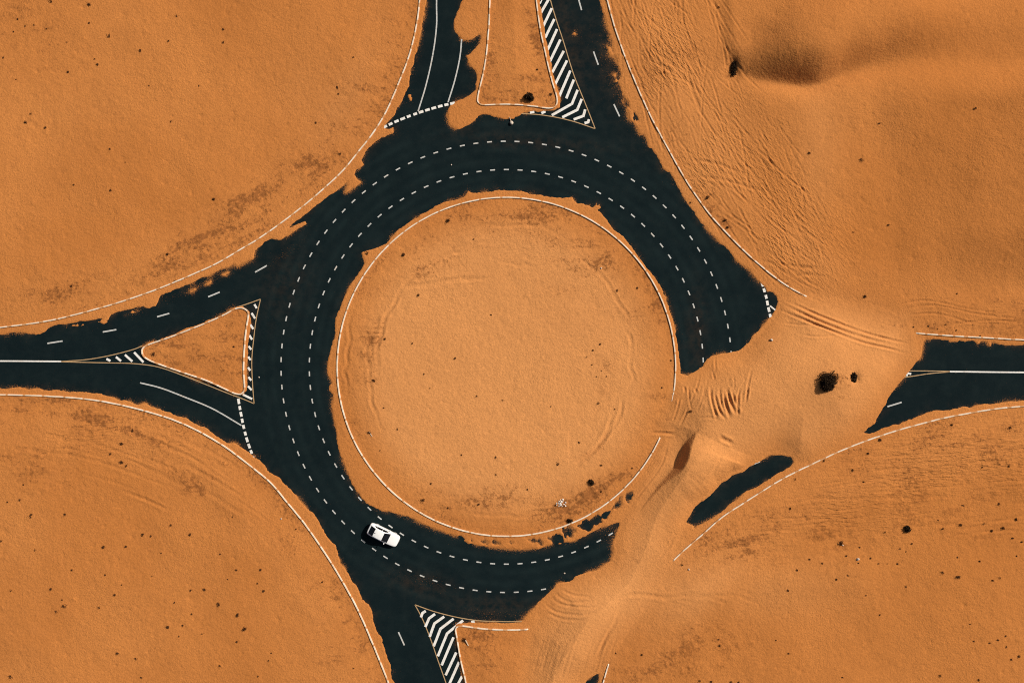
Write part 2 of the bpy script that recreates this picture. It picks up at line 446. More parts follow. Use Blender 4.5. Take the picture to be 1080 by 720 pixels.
DRIFT = [(697, 457), (688, 443), (704, 431), (712, 398), (720, 397), (745, 386), (790, 364), (815, 335), (822, 318), (838, 308), (866, 310), (905, 316), (960, 330), (966, 352), (972, 372), (948, 408), (905, 459), (850, 487), (838, 490),
         (819, 477), (790, 491), (752, 519), (722, 553), (712, 590), (690, 615), (672, 650), (646, 690), (632, 710), (614, 722), (590, 765), (560, 850), (548, 760), (556, 690), (561, 664), (590, 616), (646, 594), (653, 554), (668, 521)]
dr = sdf(DRIFT, 60) / S
# ---- heights
lo = fbm(XM * .06, YM * .06, 3, 3)
md = fbm(XM * .35, YM * .35, 3, 4)
hi = fbm(XM * 1.3, YM * 1.3, 3, 5)
strip = .035 + .055 * (1 - np.exp(-np.maximum(d, 0) / .5)) + .012 * hi + .03 * md
und = .16 * fbm(XM * .11, YM * .11, 2, 2)
field = .07 + .15 * sst(.1, 4.5, f) + und * sst(1.5, 7, f) + (.055 * md + .014 * hi) * sst(0, 1.5, f) + .25 * lo * sst(2, 9, f)
isl = FS['isle'] / S
field = np.where(isl > 0, .07 + .07 * sst(.2, 3, isl) + .55 * und * sst(1.5, 7, isl) + (.05 * md + .012 * hi) * sst(0, 1.5, isl), field)
h = np.where(f > 0, field, strip)
hd = .72 * sst(0, 7.0 + 5.0 * np.exp(-(((UM - 668) / 40) ** 2 + ((VM - 580) / 60) ** 2)), dr) * (1 + .5 * lo) + (.03 * md + .5 * und) * sst(0, 2, dr)
h = np.where(dr > 0, np.maximum(h, h * (1 - sst(0, 3, dr)) + hd + .05 * sst(0, 1, dr)), h)
coarse_halo = np.zeros((NY, NX), np.float32)


def blob(u, v, ru, rv, ang=0.0, power=1.0, streak=False):
    out = np.zeros((NY, NX), np.float32)
    m = 3.2 * max(ru, rv)
    i0, i1, j0, j1 = win(u - m, u + m, v - m, v + m)
    if i1 <= i0 or j1 <= j0: return out
    c, s_ = math.cos(R(ang)), math.sin(R(ang))
    du = U[:, i0:i1] - u; dv_ = V[j0:j1] - v
    a = du * c + dv_ * s_; b = -du * s_ + dv_ * c
    e = np.exp(-((a / ru) ** 2 + (b / rv) ** 2) * power)
    if streak: e = e * np.clip(.55 + 1.5 * fbm(a * .03 + u, b * .14 + v, 4, 5, .65), 0, 1.25)
    out[j0:j1, i0:i1] = e
    return out


pale = np.clip(np.maximum(sst(-2, 5, dr) * .50, .58 * sst(0, 7, isl)) + .25 * blob(730, 130, 70, 140, -25) + .45 * blob(760, 622, 130, 34, -4) + .3 * blob(340, 90, 50, 60) + .3 * blob(860, 190, 26, 90, 0), 0, 1)

# wind-built tongues of the drift
for cr, a_, w_ in (([(738, 436), (755, 421), (790, 402), (838, 380), (870, 366)], .40, 3.2), ([(640, 640), (672, 590), (700, 540), (735, 500), (770, 478)], .04, 3.4), ([(600, 690), (650, 655), (720, 630), (800, 616), (900, 600)], .28, 3.4), ([(840, 470), (880, 440), (925, 400)], .25, 3.0)):
    q = line_dist(smooth(cr, 6), 110) / S
    h = h + a_ * np.exp(-(q / w_) ** 2) * sst(.4, 3.0, d)
# slip face of the drift next to the island
crest = smooth([(733, 455), (727, 469), (722.5, 484), (716.5, 494.5), (708, 502), (698, 511), (690, 519.5), (682, 529), (674, 541)], 3)
D = np.full((NY, NX), 220.0, np.float32); T = np.zeros((NY, NX), np.float32)
line_dist(crest, 220, False, D, T)
side = inside(crest + [(600, 560), (600, 370), (733, 370)])        # west of the crest
tot = sum(math.dist(a, b) for a, b in zip(crest, crest[1:]))
amp = np.interp(T / tot, [0, .08, .16, .25, .34, .43, .55, .75, 1], [.15, .45, .75, .95, .95, .75, .45, .20, .0])
dm = D / S
edge_fade = sst(0, 2.5, np.maximum(d, 0))
slip = np.where(side, amp * np.clip(1 - dm / np.maximum(amp / .86, .05), 0, 1), amp * np.exp(-(dm / 13.5) ** 2)) * edge_fade
cone = amp * np.clip(1 - dm / np.maximum(amp / .86, .05), 0, 1) * edge_fade
ta = np.clip((UM - 733) / np.maximum(D, 1e-3), 0, 1) ** 1.5
slip = slip * np.where((VM < 457) & ~side, np.exp(-((457 - VM) / 24.0) ** 2), 1)
slip = np.where((VM < 455.5) & ~side, cone * (1 - ta) + slip * ta, slip)
nb = sst(.3, 5.0, -FS['se'] / S)
h = h + slip * nb - .5 * (amp / .95) * side * (1 - np.exp(-(dm / .8) ** 2)) * np.exp(-(dm / 2.6) ** 2) * sst(436, 462, VM)
# dune hollow in the upper right
fu = np.interp(UU, [740, 780, 800, 815, 836, 850, 860, 868, 877, 890, 901, 926, 958, 987, 1015, 1060, 1300], [70, 80, 86, 89, 92.3, 93.6, 93.3, 91, 86.5, 80, 75.5, 68.6, 64.0, 61, 58, 50, 0])
ker = np.exp(-np.linspace(-2, 2, 41) ** 2); ker /= ker.sum()
fs_mid = np.convolve(np.pad(fu, 20, mode='edge'), ker, 'valid')
fu = np.where((UU > 700) & (UU < 1250), fs_mid, fu)
au = np.interp(UU, [766, 784, 800, 818, 840, 858, 872, 892, 930, 960, 990, 1030, 1080], [0, .45, 1.9, 3.9, 5.2, 4.9, 3.6, 3.5, 3.9, 3.3, 2.0, .7, 0])
ker2 = np.exp(-np.linspace(-2, 2, 121) ** 2); ker2 /= ker2.sum()
au = np.where((UU > 700) & (UU < 1250), np.convolve(np.pad(au, 60, mode='edge'), ker2, 'valid'), au)
fall = np.interp(UU, [790, 830, 870, 930, 980], [4.5, 8.0, 11.0, 14.0, 16.0])[None]
lu = np.interp(UU, [790, 815, 840, 870, 930, 1000], [2.0, 2.6, 3.2, 3.0, 3.3, 3.6])
wu = np.interp(UU, [800, 860, 885, 930, 1000], [.9, .7, 1.2, 2.2, 3.4])[None]
dm = (fu[None] - VM) / S + .12 * fbm(XM * .35, YM * .35, 2, 1) + .4 * fbm(XM * .12, YM * .12, 2, 6)
dq = np.sqrt(dm ** 2 + wu ** 2) - wu
north = au[None] * (1 - np.exp(-dq / lu[None])) * np.exp(-(np.maximum(dm, 0) / fall) ** 2)
south = .22 * au[None] * (1 - np.exp(-dq / 1.3)) * np.exp(-(np.maximum(-dm, 0) / 9.0) ** 2)
h = h + np.where(dm > 0, north, south)
h = h + .38 * sst(759, 775, UM - .08 * (VM - 40)) * sst(82, 50, VM) * sst(-250, -60, VM) * sst(1000, 800, UM)
# long gentle dune flanks to the east
fl = (UM - 918 - .12 * (VM - 160)) / S + 1.5 * lo
h = h + (.10 * np.sqrt(np.maximum(fl, 0) ** 2 + 4) - .2 + .0 * fl) * (fl < 900) * np.where(fl > 0, 1, 0) * sst(310, 240, VM) * sst(60, 110, VM) * sst(1500, 1050, UM)
h = h + .5 * blob(990, 25, 110, 40) - .25 * blob(1030, 120, 60, 30) + .35 * blob(860, 30, 60, 30)
h = h + .35 * blob(800, 400, 70, 45, -35) * edge_fade
# far dunes beyond the survey
rr = np.hypot(XM, YM)
h = h + sst(90, 500, rr) * (9 * (fbm(XM * .006, YM * .004, 4, 6) + .25))
# hollows scoured round the big bushes
h = h + .45 * blob(875, 402, 42, 34) + .15 * blob(872, 402.5, 12, 13) - .30 * blob(898.2, 398, 5, 6)
h = h - .45 * blob(772, 72, 6, 13) + .1 * blob(557, 103, 9, 9)


# ---- tracks and scrapes
def groove(pts, w, depth, rim=.5, fadeends=True, step=4):
    global h
    P = smooth(pts, step)
    band = w * 3.2 * S
    us = [p[0] for p in P]; vs = [p[1] for p in P]
    i0, i1, j0, j1 = win(min(us) - band, max(us) + band, min(vs) - band, max(vs) + band)
    if i1 - i0 < 2 or j1 - j0 < 2: return
    uu = U[:, i0:i1]; vv = V[j0:j1]
    D = np.full((j1 - j0, i1 - i0), 1e3); T = np.zeros_like(D); s = 0
    for (ax, ay), (bx, by) in zip(P, P[1:]):
        L2 = (bx - ax) ** 2 + (by - ay) ** 2
        if L2 < 1e-9: continue
        t = np.clip(((uu - ax) * (bx - ax) + (vv - ay) * (by - ay)) / L2, 0, 1)
        q = np.hypot(uu - ax - t * (bx - ax), vv - ay - t * (by - ay))
        m = q < D
        D = np.where(m, q, D); T = np.where(m, s + t * math.sqrt(L2), T); s += math.sqrt(L2)
    q = D / S / w
    fe = np.clip(np.minimum(T, s - T) / (.22 * s), 0, 1) if fadeends else 1.0
    prof = -np.exp(-q ** 2) + rim * np.exp(-((q - 1.7) / .75) ** 2)
    rough = 1 + .9 * vnoise(T / 9.0 + depth * 991, T * 0 + w * 771, 3)
    keep = sst(.15, .9, d[j0:j1, i0:i1])
    h[j0:j1, i0:i1] += depth * prof * fe * rough * keep


for t in ([(829, 317), (863, 333), (900, 347.5), (926.6, 355.5), (961, 363)], [(818.5, 325), (847.5, 338), (874, 349), (905.5, 360.7), (942.5, 369), (961, 374.5)],
          [(826, 321), (860, 338), (890, 350), (930, 362)]):
    groove(t, .17, .12, .6)
for t in ([(937, 324.6), (953, 320), (974, 317), (995, 320), (1016, 325), (1050, 330)], [(953, 333), (979, 330.4), (1000.5, 333.6), (1021.6, 339.6), (1064, 342)],
          [(950, 326), (985, 322), (1030, 331), (1075, 336)], [(1000, 342), (1040, 338), (1079, 340)], [(839.6, 352.8), (860, 355), (882, 352.8)], [(820, 340), (850, 343), (870, 341)]):
    groove(t, .15, .06)
for t in ([(573, 633), (579.6, 640.8), (592.8, 645.3), (611, 646), (628, 643)], [(579.6, 627.6), (590, 635.5), (606, 638), (624.4, 638), (640, 634)], [(583.5, 623.7), (598, 633), (616.5, 633), (632, 629)],
          [(590, 620), (606, 627), (622, 627)], [(576, 645), (592, 651), (615, 651)]):
    groove(t, .18, .045, .7)
for k in range(9):
    o = k * 5.2
    groove([(655 + o * .9, 604 - o * .35), (672 + o * .8, 588 - o * .3), (690 + o * .5, 572 - o * .2)], .18, .045, .8)
for k in range(11):
    u0 = 566 + k * 7.4 + random.uniform(-2, 2); v0 = 662 + random.uniform(0, 22)
    groove([(u0 + 10, v0), (u0 + 3, v0 + 22), (u0 - 4, v0 + 50)], .16, .024, .7)
groove([(653.5, 641), (645, 660), (635, 678), (628, 697)], .25, .06)
groove([(643, 661), (637, 672), (632, 684)], .2, .05)
for k in range(7):
    u0 = 640 + k * 17
    groove([(u0, 632 + random.uniform(-5, 4)), (u0 + 25, 627 + random.uniform(-4, 4)), (u0 + 60, 633 + random.uniform(-4, 4))], .25, .022, .8)
g9 = lambda L: [(690 + a / 9, 370 + b / 9) for a, b in L]
for L, w, dp in (([(520, 330), (525, 460), (575, 660)], .3, .14), ([(545, 370), (570, 520), (640, 640)], .28, .13), ([(640, 350), (650, 500), (700, 640)], .3, .14),
                 ([(660, 340), (690, 470), (770, 610)], .34, .20), ([(700, 360), (735, 470), (775, 600)], .24, .14), ([(770, 400), (765, 520), (780, 600)], .25, .11),
                 ([(910, 150), (860, 300), (830, 510)], .24, .08), ([(575, 190), (578, 60)], .2, .09), ([(430, 170), (410, 300), (320, 520)], .2, .05),
                 ([(470, 300), (450, 420), (390, 560)], .2, .06), ([(320, 340), (325, 480), (345, 570)], .22, .08), ([(240, 430), (215, 540), (165, 690)], .2, .08),
                 ([(310, 540), (270, 640), (230, 720)], .2, .08), ([(790, 330), (760, 440), (765, 520)], .2, .09), ([(740, 220), (730, 360)], .18, .05), ([(860, 330), (840, 480)], .2, .08),
                 ([(280, 330), (290, 400)], .25, .10), ([(375, 350), (400, 410)], .25, .10), ([(550, 200), (560, 270)], .2, .10), ([(690, 250), (680, 290)], .25, .07), ([(420, 630), (500, 620), (600, 650)], .25, .06),
                 ([(500, 250), (470, 400), (430, 560)], .2, .05), ([(600, 330), (610, 480), (650, 600)], .24, .07), ([(560, 420), (600, 560), (660, 650)], .24, .08)):
    groove(g9(L), w * .66, dp * .75, .9)
for k in range(5):
    o = k * 3.4
    groove([(700 + o * .4, 462), (688 + o * .7, 485 + o * .3), (671 + o * .7, 509 + o * .3), (652 + o * .8, 530 + o * .4)], .15, .07, .5)
groove([(761.7, 473.5), (750, 495), (735, 518)], .2, .04); groove([(756, 459), (763, 463), (772, 467)], .28, .10, .9); groove([(686, 456), (712, 457)], .2, .1)
# graders' scrapes beside the upper right kerb
k3m = [p for p in smooth(K3, 6)]
for k in range(240):
    off = 4 + 112 * random.random() ** 1.1; a = random.randrange(len(k3m) // 4, len(k3m) - 8); n = random.randrange(6, 20)
    seg = k3m[a:a + n:2]
    if len(seg) < 3: continue
    tw = random.gauss(0, .45); cv = random.gauss(0, .03)
    P = [(p[0] + off * .88 + (tw * i + cv * i * i) * 6, p[1] - off * .42 - tw * i * 2) for i, p in enumerate(seg)]
    if max(p[0] for p in P) > 872 or (P[0][0] > 755 and P[0][1] < 105): continue
    groove(P, random.uniform(.11, .16), random.uniform(.018, .05), .7)
for t in ([(676, 60), (700, 72), (727, 88), (745, 108)], [(684, 50), (705, 66), (726, 86)], [(722, 60), (728, 90), (744, 130)], [(716, 168), (750, 172), (790, 186)], [(722, 186), (760, 190), (810, 204)], [(820, 300), (845, 290), (870, 292)], [(800, 275), (830, 280), (868, 284)]):
    groove(t, .22, .05)
for k in range(60):
    u0 = random.uniform(775, 875); v0 = random.uniform(120, 265)
    if u0 > 800 + (v0 - 100) * .55: continue
    groove([(u0, v0), (u0 + random.uniform(3, 7), v0 + 9), (u0 + random.uniform(8, 15), v0 + 19)], .15, .035, .7)
# scrapes in the lower right field and elsewhere
for k in range(60):
    u0 = random.uniform(790, 1060); v0 = random.uniform(468, 570)
    n_ = random.uniform(25, 80); sl = random.uniform(-.22, -.02)
    if FS['se'][min(NY - 1, np.searchsorted(VV, v0)), min(NX - 1, np.searchsorted(UU, u0))] < 8: continue
    groove([(u0, v0), (u0 + n_ * .5, v0 + sl * n_ * .5 + random.uniform(-2, 2)), (u0 + n_, v0 + sl * n_)], random.uniform(.16, .3), random.uniform(.015, .04), .6)
for k in range(34):
    u0 = random.uniform(0, 250); v0 = 428 + .12 * u0 + random.uniform(0, 75)
    n_ = random.uniform(25, 70); sl = .1 + .0022 * u0
    groove([(u0, v0), (u0 + n_ * .5, v0 + sl * n_ * .5), (u0 + n_, v0 + sl * n_ * 1.1)], random.uniform(.16, .3), random.uniform(.012, .03), .6)
for k in range(26):
    u0 = random.uniform(60, 350); v0 = 320 - .5 * u0 + random.uniform(-12, 5) + .0 * u0
    v0 = np.interp(u0, [0, 60, 150, 250, 350], [330, 322, 292, 245, 172]) - random.uniform(2, 50)
    n_ = random.uniform(20, 60)
    groove([(u0, v0), (u0 + n_ * .5, v0 - .22 * n_), (u0 + n_, v0 - .55 * n_)], random.uniform(.16, .3), random.uniform(.012, .03), .6)
# island: ring of graded ridges
for rad, a0, a1, dp in ((146, 150, 205, .035), (137, 175, 250, .05), (132, 225, 262, .05), (150, 215, 300, .03), (138, 300, 345, .03), (133, -20, 12, .03), (128, 12, 52, .05), (162, 40, 75, .04), (169, 170, 200, .05), (158, 55, 110, .03), (110, 262, 290, .02)):
    P = [(IC[0] + (rad + random.uniform(-3, 3)) * math.cos(R(a)), IC[1] + (rad + random.uniform(-3, 3)) * math.sin(R(a))) for a in np.linspace(a0, a1, 12)]
    groove(P, .25, dp, .8)
groove([(425, 302), (450, 300), (480, 295), (515, 293)], .3, .05, .8); groove([(435, 306), (470, 300), (525, 291)], .2, .03)
groove([(648, 430), (640, 455), (625, 475), (603, 491)], .3, .06, .9)
# footprint-like pock marks
n_p = 4200
for k in range(n_p):
    u0 = random.uniform(-10, 1090); v0 = random.uniform(-10, 730)
    i = np.searchsorted(UU, u0); j = np.searchsorted(VV, v0)
    if d[j, i] < .8: continue
    w = int(random.choice((1, 2, 2, 3)))
    sl_ = (slice(max(0, j - 4), j + 5), slice(max(0, i - 4), i + 5))
    q = ((UU[sl_[1]][None] - u0) ** 2 + (VV[sl_[0]][:, None] - v0) ** 2) / (S * .125 * w) ** 2
    h[sl_] += random.choice((-1, -1, 1)) * random.uniform(.012, .045) * np.exp(-q)

# coarse, darker lag gravel; last entries paint shadow halos round the bushes
C_ = ((310, 190, 70, 20, -38, .9), (378, 140, 26, 55, 28, .8), (412, 75, 12, 60, 12, .6), (232, 248, 60, 18, -26, .85), (170, 285, 60, 12, -20, .6), (75, 310, 60, 14, -10, .55), (20, 320, 40, 20, 0, .4), (255, 212, 40, 10, -30, .6), (350, 95, 12, 8, 0, .6),
      (60, 436, 80, 16, 5, .75), (30, 482, 60, 22, 0, .5), (130, 452, 60, 9, 14, .7), (200, 510, 34, 8, 38, .9), (190, 478, 40, 8, 30, .6), (240, 492, 30, 10, 40, .55), (110, 440, 40, 7, 10, .6), (345, 702, 26, 22, 0, .6), (372, 660, 8, 50, -25, .55), (320, 600, 8, 40, -35, .4), (300, 560, 30, 10, 40, .3),
      (1010, 468, 80, 26, -8, .8), (1010, 515, 90, 26, -4, .85), (905, 520, 80, 20, -18, .75), (820, 560, 60, 18, -15, .85), (745, 580, 30, 14, -40, .7), (870, 565, 60, 16, -12, .7), (960, 545, 60, 20, 0, .55), (735, 690, 46, 18, -22, .8), (690, 705, 40, 14, 0, .75), (660, 712, 14, 16, 0, .7), (770, 670, 20, 14, 40, .6), (900, 600, 40, 18, 0, .4), (1040, 560, 40, 14, 0, .5), (1050, 330, 50, 14, 5, .55), (1010, 347, 60, 7, 3, .6),
      (519, 66, 5, 14, -10, 1.0), (560, 90, 26, 13, 0, .7), (535, 101, 18, 6, -5, .9), (568, 55, 5, 50, -12, .8), (580, 95, 6, 16, -15, .7),
      (210, 365, 60, 30, 0, .75), (240, 350, 20, 30, 0, .5), (500, 690, 24, 24, 0, .7), (520, 672, 40, 10, 5, .6), (545, 690, 20, 20, 0, .4),
      (520, 222, 110, 12, 0, .7), (470, 228, 30, 9, -20, .85), (595, 236, 50, 14, 15, .7), (645, 300, 16, 40, -25, .65), (500, 262, 90, 18, 0, .45), (620, 275, 40, 30, 0, .45), (690, 310, 8, 50, -20, .65), (420, 300, 40, 7, -25, .6), (395, 340, 9, 40, 12, .65), (390, 395, 10, 40, 0, .35), (620, 525, 60, 9, -33, .8), (640, 512, 36, 7, -38, .75), (520, 525, 80, 12, 0, .5), (450, 548, 40, 7, 25, .6), (592, 538, 26, 12, 0, .7), (640, 395, 8, 60, 5, .3), (630, 465, 22, 6, -50, .5),
      (748, 214, 8, 16, -30, .8), (765, 235, 14, 8, 40, .8), (700, 110, 16, 40, -22, .45), (685, 60, 14, 40, -20, .4), (720, 30, 26, 30, 0, .35), (855, 250, 26, 14, 25, .55), (830, 215, 40, 20, 40, .35), (760, 260, 40, 20, 40, .3), (800, 290, 40, 12, 30, .35),
      (25, 30, 40, 30, 0, .35), (40, 80, 70, 40, 0, .2), (700, 425, 14, 16, 0, .45), (712, 445, 20, 8, 0, .55), (872, 405, 15, 15, 0, .9), (773, 74, 7, 14, 0, .8), (558, 105, 11, 10, 0, .9), (956, 559, 8, 8, 0, .8), (624, 510, 7, 7, 0, .8))  # blobs at the bushes stand in for their soft cast shadow
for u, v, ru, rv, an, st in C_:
    coarse_halo = np.maximum(coarse_halo, st * blob(u, v, ru * 1.35, rv * 1.5, an, 1.0, True))
kb = np.clip(1 - np.abs(f - .7) / 1.6, 0, 1) * .5 * (f > 0) * (1 - sst(-6, 0, dr))
coarse_halo = np.maximum(coarse_halo, kb * np.clip(.6 + 2.2 * fbm(XM * .12, YM * .12, 2, 2), 0, 1))
coarse_halo *= np.clip(.75 + 1.5 * fbm(XM * .25, YM * .25, 3, 6), .1, 1.15)
coarse_halo *= (f > -.1) | (dr > 0)
h = h + coarse_halo * (.13 * fbm(XM * 1.4, YM * 1.4, 3, 7) + .06 * hi)

# at the sand's edge everything thins out to nothing over the asphalt
ef = sst(-.02, 1.0, dn)
h = np.where(dn > 0, np.maximum(.012 + .25 * np.minimum(dn, .16), .0) * (1 - ef) + np.maximum(h, .02) * ef, np.maximum(-.09, .30 * dn))
deep = (ex < -BAND + 1) | (f > 0)
H = h.astype(np.float32)
scrape = np.clip(1.25 * np.maximum(blob(742, 140, 175, 52, 58), blob(830, 240, 60, 45, 50)) * np.clip(.6 + 1.6 * fbm(XM * .13, YM * .13, 3, 2), 0, 1.2), 0, 1) * (FS['ne'] > 2)
streak_ = np.clip(np.maximum.reduce([blob(985, 500, 120, 55, -8), blob(850, 545, 80, 30, -16), .6 * blob(90, 450, 110, 26, 8), .6 * blob(1040, 332, 60, 18, 4), .5 * blob(535, 262, 100, 16, 0)]) * np.clip(.6 + 1.6 * fbm(XM * .13, YM * .13, 3, 4), 0, 1.2), 0, 1) * (f > .3)
deep_vignette = np.clip(sst(5, 9.9, f) * (isl < 0) * (.42 + .6 * fbm(XM * .03, YM * .03, 3, 1)) + .5 * sst(860, 980, UM) * sst(330, 230, VM), 0, .95) * (1 - sst(-3, 3, dr))  # field tone away from the road, plus painted vignette darkening outward and upper right


def ground(u, v):
    i = int(np.clip(np.searchsorted(UU, u), 1, NX - 1)); j = int(np.clip(np.searchsorted(VV, v), 1, NY - 1))
    a = (u - UU[i - 1]) / (UU[i] - UU[i - 1]); b = (v - VV[j - 1]) / (VV[j] - VV[j - 1])
    return float((H[j - 1, i - 1] * (1 - a) + H[j - 1, i] * a) * (1 - b) + (H[j, i - 1] * (1 - a) + H[j, i] * a) * b)


def grid_mesh(name, X, Y, Zv, keep=None, attrs=()):
    ny, nx = X.shape
    idx = np.arange(nx * ny, dtype=np.int32).reshape(ny, nx)
    q = np.stack([idx[1:, :-1], idx[1:, 1:], idx[:-1, 1:], idx[:-1, :-1]], -1)
    q = q[keep] if keep is not None else q.reshape(-1, 4)
    used = None
    co = np.stack([X, Y, Zv], -1).reshape(-1, 3).astype(np.float32)
    vals = [(n, a.reshape(-1).astype(np.float32)) for n, a in attrs]
    if keep is not None:
        used = np.unique(q); remap = np.zeros(nx * ny, np.int32); remap[used] = np.arange(len(used))
        q = remap[q]; co = co[used]; vals = [(n, a[used]) for n, a in vals]
    me = bpy.data.meshes.new(name)
    me.vertices.add(len(co)); me.vertices.foreach_set('co', co.ravel())
    me.loops.add(q.size); me.loops.foreach_set('vertex_index', np.ascontiguousarray(q.ravel(), dtype=np.int32))
    me.polygons.add(len(q)); me.polygons.foreach_set('loop_start', np.arange(0, q.size, 4, dtype=np.int32))
    me.polygons.foreach_set('use_smooth', np.ones(len(q), bool))
    me.update(calc_edges=True)
    for n, a in vals:
        at = me.attributes.new(n, 'FLOAT', 'POINT'); at.data.foreach_set('value', a)
    return me


me = grid_mesh('desert_ground', XM, YM, H, None, (('coarse_halo', np.clip(coarse_halo, 0, 1)), ('pale', pale), ('deep', deep_vignette), ('scrape', scrape), ('streak', streak_)))
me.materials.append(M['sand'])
g_ob = link(bpy.data.objects.new('desert_ground', me))
tag(g_ob, 'orange desert sand covering the whole area and spilling over the road', 'sand ground', kind='structure')

# ------------------------------------------------------------------ the road (one flat sheet, partly under the sand)
st = 2
roadm = np.zeros((NY, NX), bool)
ring = np.hypot(UM - IC[0], VM - IC[1])
between = (f < .05) & (np.abs(XM) < 112) & (np.abs(YM) < 84)
ys_, xs_ = np.arange(0, NY, st), np.arange(0, NX, st)
sub = np.ix_(ys_, xs_)
bm_ = between[sub]
keep = bm_[:-1, :-1] | bm_[1:, :-1] | bm_[:-1, 1:] | bm_[1:, 1:]
dust = np.exp(-np.maximum(-d, 0) / .35) * .75 * np.clip(.3 + 2.2 * fbm(XM * .5, YM * .5, 3, 4), 0, 1) + .3 * blob(445, 615, 35, 12, 10) + .2 * blob(300, 300, 26, 40, 20) + .4 * blob(600, 40, 10, 60, -14) + .25 * blob(640, 70, 18, 60, -20) + .35 * blob(735, 350, 10, 40) + .4 * blob(520, 640, 40, 10) + .3 * blob(560, 150, 70, 8, 5) + .01
veil = np.exp(-np.maximum(-d, 0) / .42) * np.clip(.45 + 1.5 * fbm(XM * .45, YM * .45, 3, 4), 0, 1) + .26 * sum(blob(*q) for q in ((445, 612, 40, 8, 12), (640, 75, 9, 50, -22), (652, 60, 6, 30, -22), (300, 268, 30, 6, -35), (200, 305, 60, 5, -24), (640, 560, 12, 20, 30), (520, 646, 50, 6, 3)))
wear = sum(np.exp(-((ring - q) / 3.2) ** 2) for q in (190, 200, 216, 229, 246, 257)) * .8
wear = wear * (.5 + .9 * np.clip(.5 + fbm(np.arctan2(VM - IC[1], UM - IC[0]) * 6, ring * .12, 3, 3), 0, 1)) + .25
me = grid_mesh('road', XM[sub], YM[sub], np.zeros_like(XM[sub]), keep, (('dust', np.clip(dust[sub], 0, 1)), ('wear', np.clip(wear[sub], 0, 1)), ('veil', np.clip(veil[sub], 0, 1))))
me.materials.append(M['asphalt'])
road = link(bpy.data.objects.new('road', me))
tag(road, 'black asphalt roundabout with four arms half buried by drifting sand', 'road', kind='structure')


# ---- painted markings: parts of the road
class Strip:
    def __init__(s): s.v = []; s.f = []

    def quad(s, a, b, wdt, z):
        (ax, ay), (bx, by) = W(*a), W(*b)
        L = math.hypot(bx - ax, by - ay) or 1e-6
        nx_, ny_ = -(by - ay) / L * wdt / 2, (bx - ax) / L * wdt / 2
        k = len(s.v)
        s.v += [(ax - nx_, ay - ny_, z), (bx - nx_, by - ny_, z), (bx + nx_, by + ny_, z), (ax + nx_, ay + ny_, z)]
        s.f.append((k, k + 1, k + 2, k + 3))

    def line(s, pts, wdt, z, closed=False):
        P = [Vector(W(*p)) for p in pts]; n = len(P); k = len(s.v)
        for i, p in enumerate(P):
            a = P[i - 1] if i else p; b = P[i + 1] if i + 1 < n else p
            t1 = (p - a).normalized() if i else (b - p).normalized()
            t2 = (b - p).normalized() if i + 1 < n else t1
            t = (t1 + t2).normalized(); m = Vector((-t.y, t.x)); c = max(.45, m.dot(Vector((-t1.y, t1.x))))
            m *= wdt / 2 / c
            s.v += [(p.x - m.x, p.y - m.y, z), (p.x + m.x, p.y + m.y, z)]
        for i in range(n - 1):
            s.f.append((k + 2 * i, k + 2 * i + 2, k + 2 * i + 3, k + 2 * i + 1))

    def build(s, name, mat, label=None, parent=road):
        me = bpy.data.meshes.new(name); me.from_pydata(s.v, [], s.f); me.update()
        me.materials.append(mat)
        o = link(bpy.data.objects.new(name, me), parent)
        if label: o['label'] = label
        return o


def ring_dashes(rad, n, ph, label):
    s = Strip()
    for k in range(n):
        a = ph + 2 * math.pi * k / n; da = 2.6 / rad
        p = lambda q: (IC[0] + rad * math.cos(q), IC[1] + rad * math.sin(q))
        if 5 < (math.degrees(a) % 360) < 38: continue      # under the deep drift
        s.line([p(a - da), p(a), p(a + da)], .18, .005)
    s.build('dashed_lane_line', M['worn_paint'], label)


ring_dashes(207.8, 90, math.pi / 2, 'dashed white lane line nearer the round island')
ring_dashes(237.6, 103, math.pi / 2 + .017, 'dashed white lane line farther from the round island')


def give_way(pts, label, dash=4.6, gap=2.3, wdt=.36):
    P = smooth(pts, 1.0); s = Strip(); acc = 0; cur = []
    per = dash + gap
    for a, b in zip(P, P[1:]):
        L = math.dist(a, b)
        ph = acc % per
        if ph < dash: cur.append(a)
        elif cur:
            cur.append(a); s.line(cur, wdt, .009); cur = []
        acc += L
    if len(cur) > 1: s.line(cur, wdt, .009)
    s.build('give_way_line', M['white_paint'], label)


give_way([(403.5, 135), (416, 129), (436, 121), (456, 114.5), (474, 109.8), (502, 104.5)], 'thick white dashed give way line across the upper left entry')
give_way([(251.3, 420.2), (252.8, 429), (254, 435.4), (257, 450), (261, 465), (267.5, 483)], 'thick white dashed give way line across the left entry')
give_way([(803.2, 297), (806, 306), (808, 313), (809.5, 320), (811, 327), (813.6, 338)], 'thick white dashed give way line at the edge of the right hand drift')


def lines(name, label, segs, wdt, mat, z=.005, sm=True):
    s = Strip()
    for p in segs: s.line(smooth(p, 3) if sm and len(p) > 2 else p, wdt, z)
    return s.build(name, mat, label)


